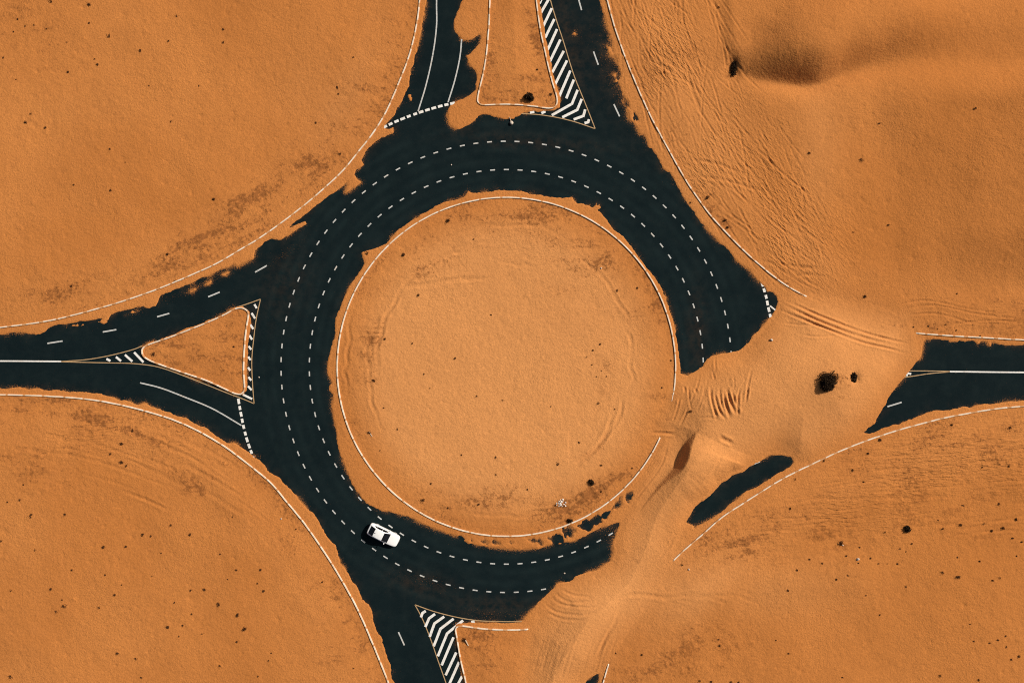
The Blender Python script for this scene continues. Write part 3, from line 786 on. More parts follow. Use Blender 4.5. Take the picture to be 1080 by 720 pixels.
lines('lane_line', 'solid white lane line nearer the outer kerb of the upper left arm', [[(474, -200), (464.5, -60), (460.5, 0), (460.5, 26), (457, 55), (449.4, 89.7), (441, 117.4)]], .19, M['worn_paint'])
lines('lane_line', 'solid white lane line beside the sand tongue of the upper left arm', [[(496, -200), (490, -40), (488, 20), (486.9, 41.7), (485, 60.7), (479.8, 84.4), (472.6, 108)]], .19, M['worn_paint'])
lines('lane_line', 'curved solid white line of the left entry', [[(147.8, 403.5), (169, 408.8), (195, 418.6), (224, 430.7), (254.6, 448.4)]], .19, M['worn_paint'])
lines('centre_line', 'solid white centre line of the left arm', [[(-200, 383), (-60, 381), (0, 380.6), (64.6, 381)]], .21, M['white_paint'])
lines('centre_line', 'solid white centre line of the right arm', [[(1001.8, 391.7), (1080, 392.5), (1280, 393)]], .21, M['white_paint'])
lines('lane_line', 'short white line leaving the right hand give way line', [[(812.2, 322.5), (818.5, 327.5)]], .2, M['white_paint'])
lines('lane_line', 'short white line along the small asphalt patch', [[(787, 492.4), (801.5, 486.4)]], .2, M['worn_paint'])


def dashes(label, segs, wdt=.20):
    s = Strip()
    for a, b in segs: s.quad(a, b, wdt, .005)
    s.build('dashed_lane_line', M['worn_paint'], label)


dashes('long white dashes of the left exit', [((-8, 370.5), (-24, 371.5)), ((50, 362), (66, 359.5)), ((108.4, 350), (122.7, 347.5)), ((165.7, 334), (178.6, 330.4)), ((219.5, 313), (231.7, 308)), ((269, 287), (281.5, 280))])
dashes('long white dashes of the upper right exit', [((603, -30), (606, -18)), ((609.3, -4), (613.4, 11)), ((626, 54.6), (631, 68.6)), ((647.4, 110), (653.5, 123))])
dashes('long white dash of the lower exit', [((420.2, 666), (426.5, 680)), ((441, 724), (447, 738))])
dashes('long white dash of the right arm', [((936, 428.6), (951, 424))])


def edge(label, segs): lines('edge_line', label, segs, .13, M['yellow_paint'], .007)


edge('thin tan edge lines round the left hatching', [[(64.6, 381), (90, 379.2), (111, 375.8), (127.5, 372), (143, 367.6), (150, 364.6)], [(64.6, 381.4), (90, 382), (119, 382.6), (140, 383.2), (161, 385.6), (173, 388.6), (195, 396.6), (220, 406.4), (240, 414.4), (256, 420.4), (268, 425.4)]])
edge('thin tan edge line beside the striped strip of the left splitter', [[(248, 324.5), (262, 320), (274.8, 315.4)], [(274.8, 315.4), (270.2, 336.7), (267.5, 358), (265.6, 380), (266.4, 405), (268, 425.4)]])
edge('thin tan edge lines round the upper hatching', [[(562, -90), (574, -30), (580.5, 0), (587, 22), (593, 40), (605.5, 80), (612.3, 97), (620, 116), (627.8, 136)], [(550, 119.8), (571, 121.4), (592, 125), (608, 129.2), (627.8, 136)]])
edge('thin tan edge lines round the lower hatching', [[(437.6, 637.2), (445, 651), (454, 673), (462, 696), (470.5, 720), (500, 805), (520, 890)], [(437.6, 637.2), (456.7, 644), (480, 650), (503, 653.8), (530, 655), (552, 654.9)]])
edge('thin tan edge lines at the right arm nose', [[(955, 391), (975, 391), (1001.8, 391.5)], [(952, 398), (966, 396), (979, 394), (1001.8, 391.9)]])


def hatch(label, segs, wdt):
    s = Strip()
    for p in segs: s.line(p, wdt, .009)
    s.build('hatching', M['white_paint'], label)


def wide(o, i): return o
re_ = [(579, -1), (582, 9), (584.6, 20.4), (587.5, 31), (591, 42), (594.6, 54), (598, 64), (601.5, 74.7)]
le_ = [(569.5, 15.5), (572.5, 28.8), (575, 40), (577.5, 53), (580, 65), (582.5, 76.5), (585.6, 89), (589.8, 102)]
nh = [list(p) for p in zip(le_, re_)]
nh += [[(597.2, 104), (605.2, 84.2)], [(582, 121.7), (603.3, 109.6), (609.2, 95)], [(593, 123.9), (608.8, 116), (613.5, 104.6)], [(605, 126.2), (615.4, 122.3), (617.2, 115.6)], [(616.5, 130), (620.3, 129), (621.2, 126)],
       [(571, 119.6), (575.2, 117.6)], [(559, 118.8), (563.5, 118)], [(569, 4), (572, -3)]]
for k in range(1, 7): nh.append([(569.5 - k * 2.0, 15.5 - k * 12), (579 - k * 2.4, -1 - k * 11)])
hatch('white chevron stripes of the upper hatching', nh, .36)
sh = [[(444, 650.5), (445.6, 646), (449, 643.8)], [(448.6, 660.6), (452.6, 651.6), (458.8, 647)], [(453.2, 671), (458.2, 657), (468.5, 649.7)], [(457.4, 681), (464.6, 662.6), (478.4, 652)], [(461.8, 691.5), (471.6, 667.5), (488.4, 653.8)],
      [(465.8, 701), (478.3, 671.5)], [(470, 711.5), (481.2, 687.5)], [(474, 720.5), (484.2, 697.5)], [(478.5, 729.5), (487.4, 712.5)], [(482.5, 740), (490.5, 724)], [(486.5, 751), (493.5, 737)], [(497, 655.6), (500.5, 655)]]
hatch('white chevron stripes of the lower hatching', sh, .36)
wh = [[(112.3, 378.3), (116.5, 380.5)], [(122.3, 376.2), (127.7, 380.6)], [(131.8, 374), (139.6, 381)], [(141.5, 371.4), (151.4, 381.9)]]
hatch('white stripes at the nose of the left splitter', wh, .32)
wr = [((268.3, 320.8), (270.8, 325)), ((265.4, 330), (269, 335.8)), ((264, 342.2), (267.2, 346.9)), ((263, 353.5), (265.9, 358)), ((262.3, 364.8), (265, 368.6)), ((261.8, 376), (264.4, 379.6)), ((261.6, 387.3), (264, 390.6)), ((262, 397.4), (265, 401)), ((261.6, 407), (265.4, 411.2)), ((256.2, 415.9), (266, 420.6))]
hatch('white slanted stripes beside the left splitter', [list(p) for p in wr], .30)
hatch('white scrap of hatching at the right arm nose', [[(957, 393.4), (961, 394.2)], [(1.0 + 954, 395.0), (957.5, 395.6)]], .28)


# ------------------------------------------------------------------ kerbs
def kerb(pts, label, closed=False, white=1.35, dusty=.45, w=.19, top=.20, sink=(0, 0), seed=1):
    rr_ = random.Random(seed)
    P = smooth(pts, 1.6, closed)
    P = [Vector(W(*p)) for p in P]
    if closed: P.append(P[0].copy())
    # resample evenly
    acc = [0]
    for a, b in zip(P, P[1:]): acc.append(acc[-1] + (b - a).length)
    n = max(4, int(acc[-1] / .3)); Q = []; j = 0
    for i in range(n + 1):
        s = acc[-1] * i / n
        while j < len(acc) - 2 and acc[j + 1] < s: j += 1
        t = (s - acc[j]) / max(1e-9, acc[j + 1] - acc[j]); Q.append(P[j].lerp(P[j + 1], t))
    prof = [(-.5, -.15), (-.5, .88), (-.40, 1.0), (.40, 1.0), (.5, .88), (.5, -.15)]
    v = []; fc = []; mi = []
    L = acc[-1]; nxt = 0; cur = 0; per = 0
    lean = 0; dz = 0
    for i, p in enumerate(Q):
        a = Q[i - 1] if i else (Q[-2] if closed else p); b = Q[i + 1] if i < n else (Q[1] if closed else p)
        t = (b - a).normalized(); m = Vector((-t.y, t.x))
        s = L * i / n
        dz = 0
        if sink[0] and s < sink[0]: dz = -.35 * (1 - s / sink[0])
        if sink[1] and L - s < sink[1]: dz = -.35 * (1 - (L - s) / sink[1])
        if i % 4 == 0 and not closed: lean = rr_.uniform(-.012, .012)
        for ox, oz in prof:
            q = p + m * (ox * w + lean); v.append((q.x, q.y, oz * top + dz))
        if i < n:
            if s >= nxt:
                cur = 1 - cur if dusty > 0 else 0
                nxt = s + (white if cur == 0 else dusty) * rr_.uniform(.8, 1.25)
            for k in range(5):
                fc.append((i * 6 + k, i * 6 + k + 1, i * 6 + k + 7, i * 6 + k + 6)); mi.append(cur)
    if not closed:
        fc.append(tuple(range(6))[::-1]); mi.append(0)
        fc.append(tuple(n * 6 + k for k in range(6))); mi.append(0)
    me = bpy.data.meshes.new('kerb'); me.from_pydata(v, [], fc); me.update()
    me.materials.append(M['kerb_white']); me.materials.append(M['kerb_dusty'])
    me.polygons.foreach_set('material_index', mi)
    o = link(bpy.data.objects.new('kerb', me))
    return tag(o, label, 'kerb', 'white kerbs lining the roundabout and its arms')


kerb(K1, 'long white kerb curving from the upper arm to the left arm', white=1.3, dusty=.35, seed=1)
kerb(K2, 'long white kerb curving from the left arm down to the bottom edge', white=2.2, dusty=.2, seed=2)
kerb(K3, 'white kerb running from the top down to the sand drift above the tyre tracks', sink=(0, .8), white=1.5, dusty=.3, seed=3)
kerb(K4, 'straight white kerb along the upper side of the right arm', sink=(.8, 0), white=1.4, dusty=.3, seed=4)
kerb(K5, 'white and tan striped kerb sweeping below the right arm and past the small asphalt patch', sink=(0, .8), white=1.35, dusty=.5, seed=5)
kerb(K6, 'short white kerb poking out of sand beside the smallest asphalt patch', sink=(.6, 0), white=2, dusty=.2, seed=6)
kerb(K7, 'white kerb round the upper splitter island with the black bush', white=1.4, dusty=.5, seed=7)
kerb(K8, 'white kerb round the triangular left splitter island', closed=True, white=1.4, dusty=.45, seed=8)
kerb(K9, 'white kerb round the lower splitter island ending under the drift', sink=(0, .6), white=1.5, dusty=.35, seed=9)
IS = [(IC[0] + IR * math.cos(a), IC[1] + IR * math.sin(a)) for a in np.linspace(R(23.0), R(360 + 13.8), 140)]
kerb(IS, 'circular white kerb round the large sandy central island', sink=(1.0, .8), white=2.4, dusty=.2, seed=10)


# ------------------------------------------------------------------ shrubs and scrub
def tuft_mesh(name, seed, nb=34, nl=60, spread=1.0):
    r_ = random.Random(seed); v = []; fc = []
    def tri(a, b, c):
        k = len(v); v.extend([a, b, c]); fc.append((k, k + 1, k + 2))
    lob = [(r_.uniform(-.45, .45), r_.uniform(-.45, .45), r_.uniform(.45, .8)) for _ in range(4)]
    for i in range(nb):
        a = r_.uniform(0, 6.283); el = r_.uniform(.15, 1.4); L = r_.uniform(.5, 1.05)
        bx, by = r_.uniform(-.2, .2), r_.uniform(-.2, .2)
        tip = Vector((bx + math.cos(a) * math.cos(el) * L, by + math.sin(a) * math.cos(el) * L, math.sin(el) * L * .8 + .05))
        sd = Vector((-math.sin(a), math.cos(a), 0)) * r_.uniform(.03, .07)
        b0 = Vector((bx, by, -.12))
        tri(b0 - sd, b0 + sd, tip)
    for i in range(nl):
        lx, ly, lr = lob[i % 4]
        q = Vector((r_.gauss(0, .4), r_.gauss(0, .4), abs(r_.gauss(0, .4)))) * lr
        c = Vector((lx + q.x, ly + q.y, .08 + q.z))
        t1 = Vector((r_.uniform(-1, 1), r_.uniform(-1, 1), r_.uniform(-.5, .5))).normalized() * r_.uniform(.10, .22)
        t2 = Vector((r_.uniform(-1, 1), r_.uniform(-1, 1), r_.uniform(-.5, .5))).normalized() * r_.uniform(.08, .18)
        k = len(v); v.extend([c - t1, c + t2, c + t1, c - t2]); fc.append((k, k + 1, k + 2, k + 3))
    me = bpy.data.meshes.new(name); me.from_pydata([tuple(p) for p in v], [], fc); me.update()
    return me


TUFTS = [tuft_mesh('scrub_tuft', (100, 101, 102, 103, 105, 105)[i], 26 + 5 * i, 50 + 12 * i) for i in range(6)]
TUFTS[4] = TUFTS[3]
TUFTS = [t for k, t in enumerate(TUFTS) if k != 4]
for t in TUFTS: t.materials.append(M['scrub'])


def place(o, u, v, r, hgt, rz, dz=0.0):
    z = ground(u, v); k = 1 - z / 96.0
    x, y = W(CX + (u - CX) * k, CY + (v - CY) * k)
    o.location = (x, y, z + dz); o.rotation_euler = (0, 0, rz); o.scale = (r, r, hgt)
    return o


def big_bush(u, v, ru, rv, hgt, label, seed, n=900, dz=-.05):
    """dense rounded bush: many small leaves in a few lobes, with bare stems"""
    r_ = random.Random(seed)
    root = link(bpy.data.objects.new('desert_shrub', None)); root.empty_display_size = .3
    z = ground(u, v); k = 1 - z / 96.0
    x, y = W(CX + (u - CX) * k, CY + (v - CY) * k); root.location = (x, y, z + dz)
    tag(root, label, 'shrub', 'large dark desert shrubs')
    lobes = [(r_.uniform(-.5, .5) * ru, r_.uniform(-.5, .5) * rv, r_.uniform(.45, .75)) for _ in range(9)] + [(0, 0, .8)]
    vv_ = []; ff = []
    for i in range(n):
        lx, ly, s = lobes[i % len(lobes)]
        dvec = Vector((r_.gauss(0, 1), r_.gauss(0, 1), abs(r_.gauss(0, 1)))).normalized() * (r_.random() ** .35) * s
        c = Vector((lx + dvec.x * ru, ly + dvec.y * rv, .04 + dvec.z * hgt * 1.2))
        ax_ = Vector((r_.uniform(-1, 1), r_.uniform(-1, 1), r_.uniform(-.6, .8))).normalized() * r_.uniform(.07, .15)
        bx_ = Vector((r_.uniform(-1, 1), r_.uniform(-1, 1), r_.uniform(-.6, .8))).normalized() * r_.uniform(.04, .09)
        k_ = len(vv_); vv_ += [tuple(c - ax_), tuple(c + bx_), tuple(c + ax_), tuple(c - bx_)]; ff.append((k_, k_ + 1, k_ + 2, k_ + 3))
    me = bpy.data.meshes.new('foliage'); me.from_pydata(vv_, [], ff); me.update(); me.materials.append(M['shrub_leaf'])
    link(bpy.data.objects.new('foliage', me), root)
    bm = bmesh.new()
    for i in range(16):
        a = r_.uniform(0, 6.28); L = r_.uniform(.5, .95)
        tip = Vector((math.cos(a) * ru * L, math.sin(a) * rv * L, hgt * r_.uniform(.15, .8)))
        base = Vector((r_.uniform(-.08, .08), r_.uniform(-.08, .08), -.1)); dirv = tip - base
        m4 = Matrix.Translation((base + tip) / 2) @ dirv.to_track_quat('Z', 'Y').to_matrix().to_4x4()
        bmesh.ops.create_cone(bm, cap_ends=True, segments=5, radius1=.028, radius2=.008, depth=dirv.length, matrix=m4)
    me = bpy.data.meshes.new('stems'); bm.to_mesh(me); bm.free(); me.materials.append(M['twig'])
    link(bpy.data.objects.new('stems', me), root)
    return root


big_bush(872.5, 401, 1.3, 1.45, 1.1, 'largest black bush standing in the drift between the right arm and the roundabout', 21, 3600, -.05)
big_bush(898.8, 398.3, .58, .85, .5, 'smaller black bush just right of the largest bush in the drift', 22, 1300, .0)
big_bush(773.8, 71.5, .46, 1.25, .45, 'narrow dark bush in a slight hollow left of the shadowed dune', 23, 1100, -.05)
big_bush(558, 102.6, .62, .58, .75, 'round black bush beside the kerb of the upper splitter island', 24, 1300)
big_bush(624, 508.2, .42, .42, .55, 'dark round bush inside the central island near its lower right kerb', 25, 360)
big_bush(956.2, 557.2, .52, .5, .6, 'round dark bush with loose edge high in the lower right field', 26, 480)
big_bush(601.5, 549, .42, .3, .35, 'low dark bush pushing against the lower kerb of the central island', 27, 260)

T = []


def add(ox, oy, L): T.extend([(ox + a / Z, oy + b / Z, r / Z / S) for a, b, r in L])


add(0, 0, [(205, 5, 10), (358, 18, 10), (72, 77, 6), (355, 93, 6), (707, 65, 6), (437, 145, 9), (893, 117, 7), (893, 171, 7), (562, 203, 8), (12, 231, 6), (390, 259, 8), (272, 290, 7), (595, 343, 5), (795, 343, 5), (123, 456, 6), (103, 490, 10), (182, 512, 7), (683, 486, 6), (440, 595, 6), (500, 650, 4), (136, 102, 4), (187, 116, 5), (100, 105, 5), (55, 128, 5), (65, 318, 4), (675, 165, 5), (268, 170, 4), (378, 236, 4)])
add(0, 180, [(295, 57, 5), (443, 78, 6), (668, 333, 8), (700, 440, 6), (855, 112, 8), (285, 462, 7)])
add(270, 0, [(335, 615, 8), (325, 350, 7), (330, 375, 6), (240, 490, 6), (390, 230, 5)])
add(540, 0, [(155, 380, 8), (476, 276, 6), (826, 30, 6), (100, 280, 6)])
add(800, 0, [(203, 612, 8), (410, 640, 10), (483, 494, 6), (868, 432, 7)])
add(270, 180, [(588, 335, 10), (765, 200, 11), (650, 498, 8), (515, 672, 8), (870, 275, 5), (625, 690, 5), (445, 330, 10), (940, 577, 5)])
add(540, 180, [(352, 692, 6), (325, 717, 5), (780, 110, 10), (850, 200, 10), (860, 228, 8), (712, 128, 5), (420, 480, 7), (500, 470, 6)])
add(800, 180, [(520, 218, 6), (425, 505, 9), (793, 491, 5), (748, 615, 6), (620, 625, 5), (678, 620, 5), (378, 247, 5), (790, 637, 5), (885, 660, 5), (715, 632, 4)])
add(0, 360, [(488, 484, 10), (506, 497, 7), (530, 355, 8), (80, 633, 7), (93, 572, 5), (125, 690, 8), (615, 50, 9), (935, 20, 6), (488, 410, 8), (260, 690, 6), (440, 450, 6), (30, 640, 5)])
add(270, 360, [(470, 158, 9), (797, 67, 6), (668, 632, 12), (452, 362, 8), (882, 218, 6), (985, 235, 5), (510, 266, 5), (565, 350, 5), (820, 453, 5), (958, 462, 6), (670, 130, 5), (695, 187, 4), (890, 650, 7), (700, 568, 6), (960, 532, 5), (765, 665, 6), (495, 435, 4)])
add(540, 360, [(346, 247, 7), (184, 490, 9), (357, 493, 7), (268, 403, 6), (352, 12, 5), (323, 36, 5), (298, 63, 5), (320, 92, 5), (357, 117, 4), (598, 185, 5), (635, 75, 6), (715, 280, 8), (62, 592, 5), (155, 260, 4), (378, 140, 4), (338, 140, 4), (410, 270, 5), (355, 600, 6), (480, 505, 5), (175, 655, 6)])
add(800, 360, [(1003, 345, 10), (770, 333, 7), (437, 448, 8), (260, 477, 6), (147, 550, 6), (485, 395, 9), (1000, 497, 7), (895, 503, 5), (1030, 710, 7), (127, 667, 5), (960, 645, 4), (420, 560, 6), (820, 655, 5), (375, 515, 6)])
add(0, 530, [(122, 55, 8), (258, 47, 6), (572, 127, 9), (604, 133, 6), (760, 127, 8), (415, 175, 9), (140, 190, 5), (645, 200, 5), (287, 268, 6), (420, 288, 6), (203, 345, 8), (487, 328, 5), (460, 368, 7), (247, 387, 5), (257, 413, 11), (225, 434, 7), (397, 418, 8), (763, 350, 6), (818, 345, 8), (872, 405, 10), (697, 398, 6), (950, 447, 10), (767, 443, 5), (670, 494, 10), (730, 491, 7), (975, 503, 11), (808, 523, 5), (948, 553, 6), (470, 600, 9), (543, 622, 7), (880, 650, 7), (43, 693, 11), (1032, 693, 5), (945, 268, 6), (910, 305, 5), (1055, 352, 7), (1030, 322, 5), (1040, 268, 6), (45, 350, 6), (5, 153, 6), (565, 697, 6), (505, 175, 7), (685, 88, 6), (715, 534, 4), (607, 292, 4), (930, 57, 5), (880, 205, 5)])
add(270, 530, [(50, 630, 6), (62, 600, 5), (32, 352, 5), (265, 315, 6), (390, 660, 5), (160, 105, 5), (645, 112, 4), (330, 190, 5)])
add(540, 530, [(680, 247, 7), (750, 710, 9), (797, 715, 8), (875, 716, 7), (830, 570, 8), (825, 545, 6), (905, 715, 6), (520, 605, 6), (415, 600, 5)])
add(800, 530, [(978, 100, 10), (1030, 67, 7), (930, 113, 8), (807, 90, 9), (735, 278, 9), (798, 295, 11), (155, 268, 6), (118, 350, 7), (310, 305, 6), (350, 211, 6), (400, 240, 5), (447, 222, 5), (357, 290, 5), (613, 162, 5), (960, 5, 7), (127, 23, 6), (988, 532, 7), (957, 547, 6), (1040, 612, 8), (1010, 627, 6), (725, 690, 7), (880, 707, 8), (335, 697, 6), (485, 447, 6), (883, 232, 6), (795, 218, 5), (735, 103, 6), (965, 300, 6), (935, 310, 6), (990, 575, 6), (1032, 212, 5), (555, 242, 5), (515, 243, 5), (480, 243, 5), (860, 553, 5), (428, 370, 5), (718, 68, 5), (900, 83, 5), (1015, 140, 7), (1050, 155, 6), (405, 177, 5), (565, 183, 5), (590, 195, 4), (590, 335, 6), (205, 225, 6), (255, 240, 5), (815, 10, 6), (505, 118, 5), (925, 560, 5), (845, 485, 4), (70, 548, 4), (120, 600, 5)])

REG = [('nw', 'upper left sand field'), ('sw', 'lower left sand field'), ('ne', 'upper right sand field'), ('se', 'lower right sand field'), ('n', 'upper splitter island'), ('s', 'lower splitter island'), ('w', 'triangular left splitter island'), ('isle', 'round central island')]
items = {}
for u, v, r in T:
    j, i = np.searchsorted(VV, v), np.searchsorted(UU, u)
    j = min(max(j, 0), NY - 1); i = min(max(i, 0), NX - 1)
    reg = next((n for k, n in REG if FS[k][j, i] > 0), 'sand drift right of the roundabout' if u > 640 else 'sand along the road edge')
    size = 'tiny' if r < .195 else 'small' if r < .26 else 'medium sized' if r < .33 else 'larger'
    items.setdefault((reg, size), []).append((u, v, r))
WORDS = ('dark scrub tuft', 'dark brown scrub tuft', 'low dark scrub tuft', 'dark clump of scrub')


def side_words(lst, q):
    us = [a[0] for a in lst]; vs = [a[1] for a in lst]
    if q[0] == min(us): return 'leftmost'
    if q[0] == max(us): return 'rightmost'
    if q[1] == min(vs): return 'topmost'
    if q[1] == max(vs): return 'bottommost'
    return None


cnt = 0
for (reg, size), lst in items.items():
    for q in lst:
        u, v, r = q
        o = link(bpy.data.objects.new('scrub_tuft', TUFTS[cnt % 5]))
        rr_ = random.Random(cnt); sx = r * 1.05
        place(o, u, v, sx, sx * rr_.uniform(.8, 1.2), rr_.uniform(0, 6.28), -.01)
        o.scale = (sx * rr_.uniform(.85, 1.2), sx * rr_.uniform(.8, 1.1), sx * rr_.uniform(.7, 1.1))
        sw = side_words(lst, q) if len(lst) > 1 else 'only'
        if sw == 'only': lab = f'the only {size} dark scrub tuft on the {reg}'
        elif sw: lab = f'{sw} of the {size} dark scrub tufts on the {reg}'
        else: lab = f'{size} dark scrub tuft amid others of its size on the {reg}'
        tag(o, lab, 'scrub tuft', f'{size} scrub tufts on the {reg}')
        cnt += 1


# ------------------------------------------------------------------ stones, litter, odd debris
def rock_mesh(name, seed, mat):
    bm = bmesh.new(); bmesh.ops.create_icosphere(bm, subdivisions=2, radius=1)
    r_ = random.Random(seed)
    for _ in range(7):
        n = Vector((r_.gauss(0, 1), r_.gauss(0, 1), r_.gauss(0, 1))).normalized(); c = r_.uniform(.55, .85)
        for v in bm.verts:
            k = v.co.dot(n) - c
            if k > 0: v.co -= n * k
    me = bpy.data.meshes.new(name); bm.to_mesh(me); bm.free(); me.materials.append(mat)
    return me


ROCK = [rock_mesh('pale_stone', i, M['pale_stone']) for i in range(3)]
for i, (u, v, r, lab) in enumerate((
        (903.2, 588.5, .26, 'pale stone on bare sand below the lower right bush and scrub'),
        (633.7, 283, .16, 'small pale stone inside the central island near its upper right kerb'),
        (812, 358.4, .24, 'pale stone in the drift just below the tip of asphalt right of the roundabout'),
        (476, 174, .12, 'pale stone on asphalt between the two dashed lines at the top'),
        (273.4, 397.6, .13, 'pale stone on asphalt right of the left splitter island'),
        (595.4, 604, .15, 'pale stone on asphalt near the drift edge at the lower right'),
        (726, 599.5, .16, 'pale stone beside the end of the striped lower right kerb'),
        (888, 574.2, .15, 'pale stone tucked against the medium scrub tuft in lower right field'),
        (297, 546.5, .15, 'pale stone beside the kerb in the lower left field'))):
    o = link(bpy.data.objects.new('pale_stone', ROCK[i % 3])); z = max(0, ground(u, v))
    x, y = W(u, v); o.location = (x, y, z + r * .3); o.scale = (r, r * .8, r * .6); o.rotation_euler = (0, 0, i * 1.3)
    tag(o, lab, 'stone', 'pale stones scattered on sand and asphalt')
o = link(bpy.data.objects.new('scrub_tuft', TUFTS[2])); place(o, 886.8, 572.6, .5, .45, 1.0)
tag(o, 'black scrub tuft with a pale stone against it in lower right field', 'scrub tuft', 'scrub tufts of odd look')

# heap of white litter inside the island
r_ = random.Random(5); v_ = []; f_ = []
for i in range(26):
    c = Vector((r_.gauss(0, .28), r_.gauss(0, .26), .03 + abs(r_.gauss(0, .09))))
    a = Vector((r_.uniform(-1, 1), r_.uniform(-1, 1), r_.uniform(-.5, .5))).normalized() * r_.uniform(.07, .16)
    b = Vector((-a.y, a.x, r_.uniform(-.08, .08))) * r_.uniform(.5, 1.1)
    m_ = (a + b) * .5 + Vector((0, 0, .05)); k = len(v_)
    v_ += [tuple(c - a), tuple(c + b), tuple(c + a), tuple(c - b), tuple(c + Vector((0, 0, .06)))]
    f_ += [(k, k + 1, k + 4), (k + 1, k + 2, k + 4), (k + 2, k + 3, k + 4), (k + 3, k, k + 4)]
me = bpy.data.meshes.new('litter_heap'); me.from_pydata(v_, [], f_); me.update(); me.materials.append(M['litter'])
o = link(bpy.data.objects.new('litter_heap', me)); place(o, 592, 531, 1, 1, 0)
tag(o, 'scattered white litter inside the central island close to its lower kerb', 'litter')

# fallen pale plank in the lower splitter island
bm = bmesh.new(); bmesh.ops.create_cube(bm, size=1)
for v in bm.verts: v.co = Vector((v.co.x * .13, v.co.y * .95 , v.co.z * .05)) + Vector((.02 * math.sin(v.co.y * 5), 0, .0))
bmesh.ops.bevel(bm, geom=bm.edges[:], offset=.008, segments=1)
me = bpy.data.meshes.new('fallen_plank'); bm.to_mesh(me); bm.free(); me.materials.append(M['dry_wood'])
o = link(bpy.data.objects.new('fallen_plank', me)); place(o, 492.6, 677, 1, 1, R(28), .14); o.rotation_euler = (R(10), R(8), R(28))
tag(o, 'pale wooden plank lying in sand on the lower splitter island', 'plank')
o = link(bpy.data.objects.new('scrub_tuft', TUFTS[4])); place(o, 489.6, 675, .42, .4, 2.0)
tag(o, 'dark scrub tuft against the pale plank on the lower splitter island', 'scrub tuft', 'scrub tufts of odd look')
bm = bmesh.new(); bmesh.ops.create_cube(bm, size=1)
for v in bm.verts: v.co = Vector((v.co.x * .09, v.co.y * .8, v.co.z * .06))
bmesh.ops.bevel(bm, geom=bm.edges[:], offset=.008, segments=1)
me = bpy.data.meshes.new('fallen_plank'); bm.to_mesh(me); bm.free(); me.materials.append(M['dry_wood'])
o = link(bpy.data.objects.new('fallen_plank', me)); place(o, 391, 457.5, 1, 1, R(30), .04); o.rotation_euler = (0, R(6), R(33))
tag(o, 'pale plank lying inside the left edge of the central island', 'plank')

# knocked-over marker at the upper splitter: slim stalk and rounded head
root = link(bpy.data.objects.new('fallen_marker', None)); x, y = W(539, 128.6); root.location = (x, y, .02); root.rotation_euler = (0, 0, R(-70))
tag(root, 'pale fallen marker with round head on asphalt below the upper splitter island', 'marker')
bm = bmesh.new()
bmesh.ops.create_cone(bm, cap_ends=True, segments=10, radius1=.05, radius2=.07, depth=.75, matrix=Matrix.Translation((-.3, 0, .07)) @ Matrix.Rotation(R(90), 4, 'Y'))
me = bpy.data.meshes.new('stalk'); bm.to_mesh(me); bm.free(); me.materials.append(M['dry_wood']); link(bpy.data.objects.new('stalk', me), root)
bm = bmesh.new(); bmesh.ops.create_uvsphere(bm, u_segments=16, v_segments=10, radius=.27)
for v in bm.verts: v.co = Vector((v.co.x * 1.05 + .2, v.co.y * .95, max(v.co.z * .7, -.12) + .14))
me = bpy.data.meshes.new('head'); bm.to_mesh(me); bm.free(); me.materials.append(M['pale_stone']); link(bpy.data.objects.new('head', me), root)

# ------------------------------------------------------------------ the white car
M['car_paint'] = mat_noise('car_paint', (.86, .87, .88), (.82, .83, .84), .8, .22, .5)
M['car_glass'] = mat_noise('car_glass', (.006, .007, .009), (.010, .011, .013), 1, .06, .35)
M['car_black'] = mat_noise('car_black', (.012, .012, .013), (.022, .022, .023), 5, .6, .3)
M['tyre'] = mat_noise('tyre', (.016, .016, .017), (.04, .033, .028), 6, .9, .2)
M['alloy'] = mat_noise('alloy', (.55, .56, .58), (.42, .43, .45), 5, .35, .6)
M['lamp_clear'] = mat_noise('lamp_clear', (.62, .65, .70), (.45, .48, .52), 9, .1, .6)
M['lamp_red'] = mat_noise('lamp_red', (.36, .012, .012), (.22, .008, .008), 9, .15, .5)


def mesh_ob(name, verts, faces, mat, parent, smooth_=True, sub=0):
    me = bpy.data.meshes.new(name); me.from_pydata([tuple(v) for v in verts], [], faces); me.update()
    me.materials.append(mat)
    if smooth_:
        for p in me.polygons: p.use_smooth = True
    o = link(bpy.data.objects.new(name, me), parent)
    if sub:
        md = o.modifiers.new('sub', 'SUBSURF'); md.levels = sub; md.render_levels = sub
    return o


car = link(bpy.data.objects.new('car', None)); car.empty_display_size = 1
x, y = W(405.4, 562.5); car.location = (x, y, .004); car.rotation_euler = (0, 0, R(-26.0))
tag(car, 'white saloon car with dark windows driving along the lower left of the roundabout', 'car')

#        x      half-w  bottom  belt   deck
STN = [(-2.29, .66, .34, .68, .80), (-2.24, .77, .27, .76, .93), (-2.05, .86, .22, .82, .985), (-1.6, .895, .20, .85, 1.0), (-1.0, .905, .19, .86, 1.0), (-.3, .91, .19, .86, .985),
       (.4, .91, .19, .85, .965), (.95, .905, .19, .82, .93), (1.45, .895, .20, .77, .875), (1.85, .865, .21, .71, .805), (2.1, .80, .24, .65, .735), (2.24, .69, .29, .59, .66), (2.29, .55, .34, .54, .58)]


def sect(s):
    x_, w_, zb, zs, zt = s
    half = [(w_ * .72, zb), (w_ * .95, zb + .06), (w_ * .99, zb + .20), (w_, zs - .12), (w_ * .985, zs), (w_ * .90, zs + (zt - zs) * .62), (w_ * .62, zt), (w_ * .28, zt + .012)]
    return [(x_, -a, b) for a, b in half] + [(x_, a, b) for a, b in reversed(half)]


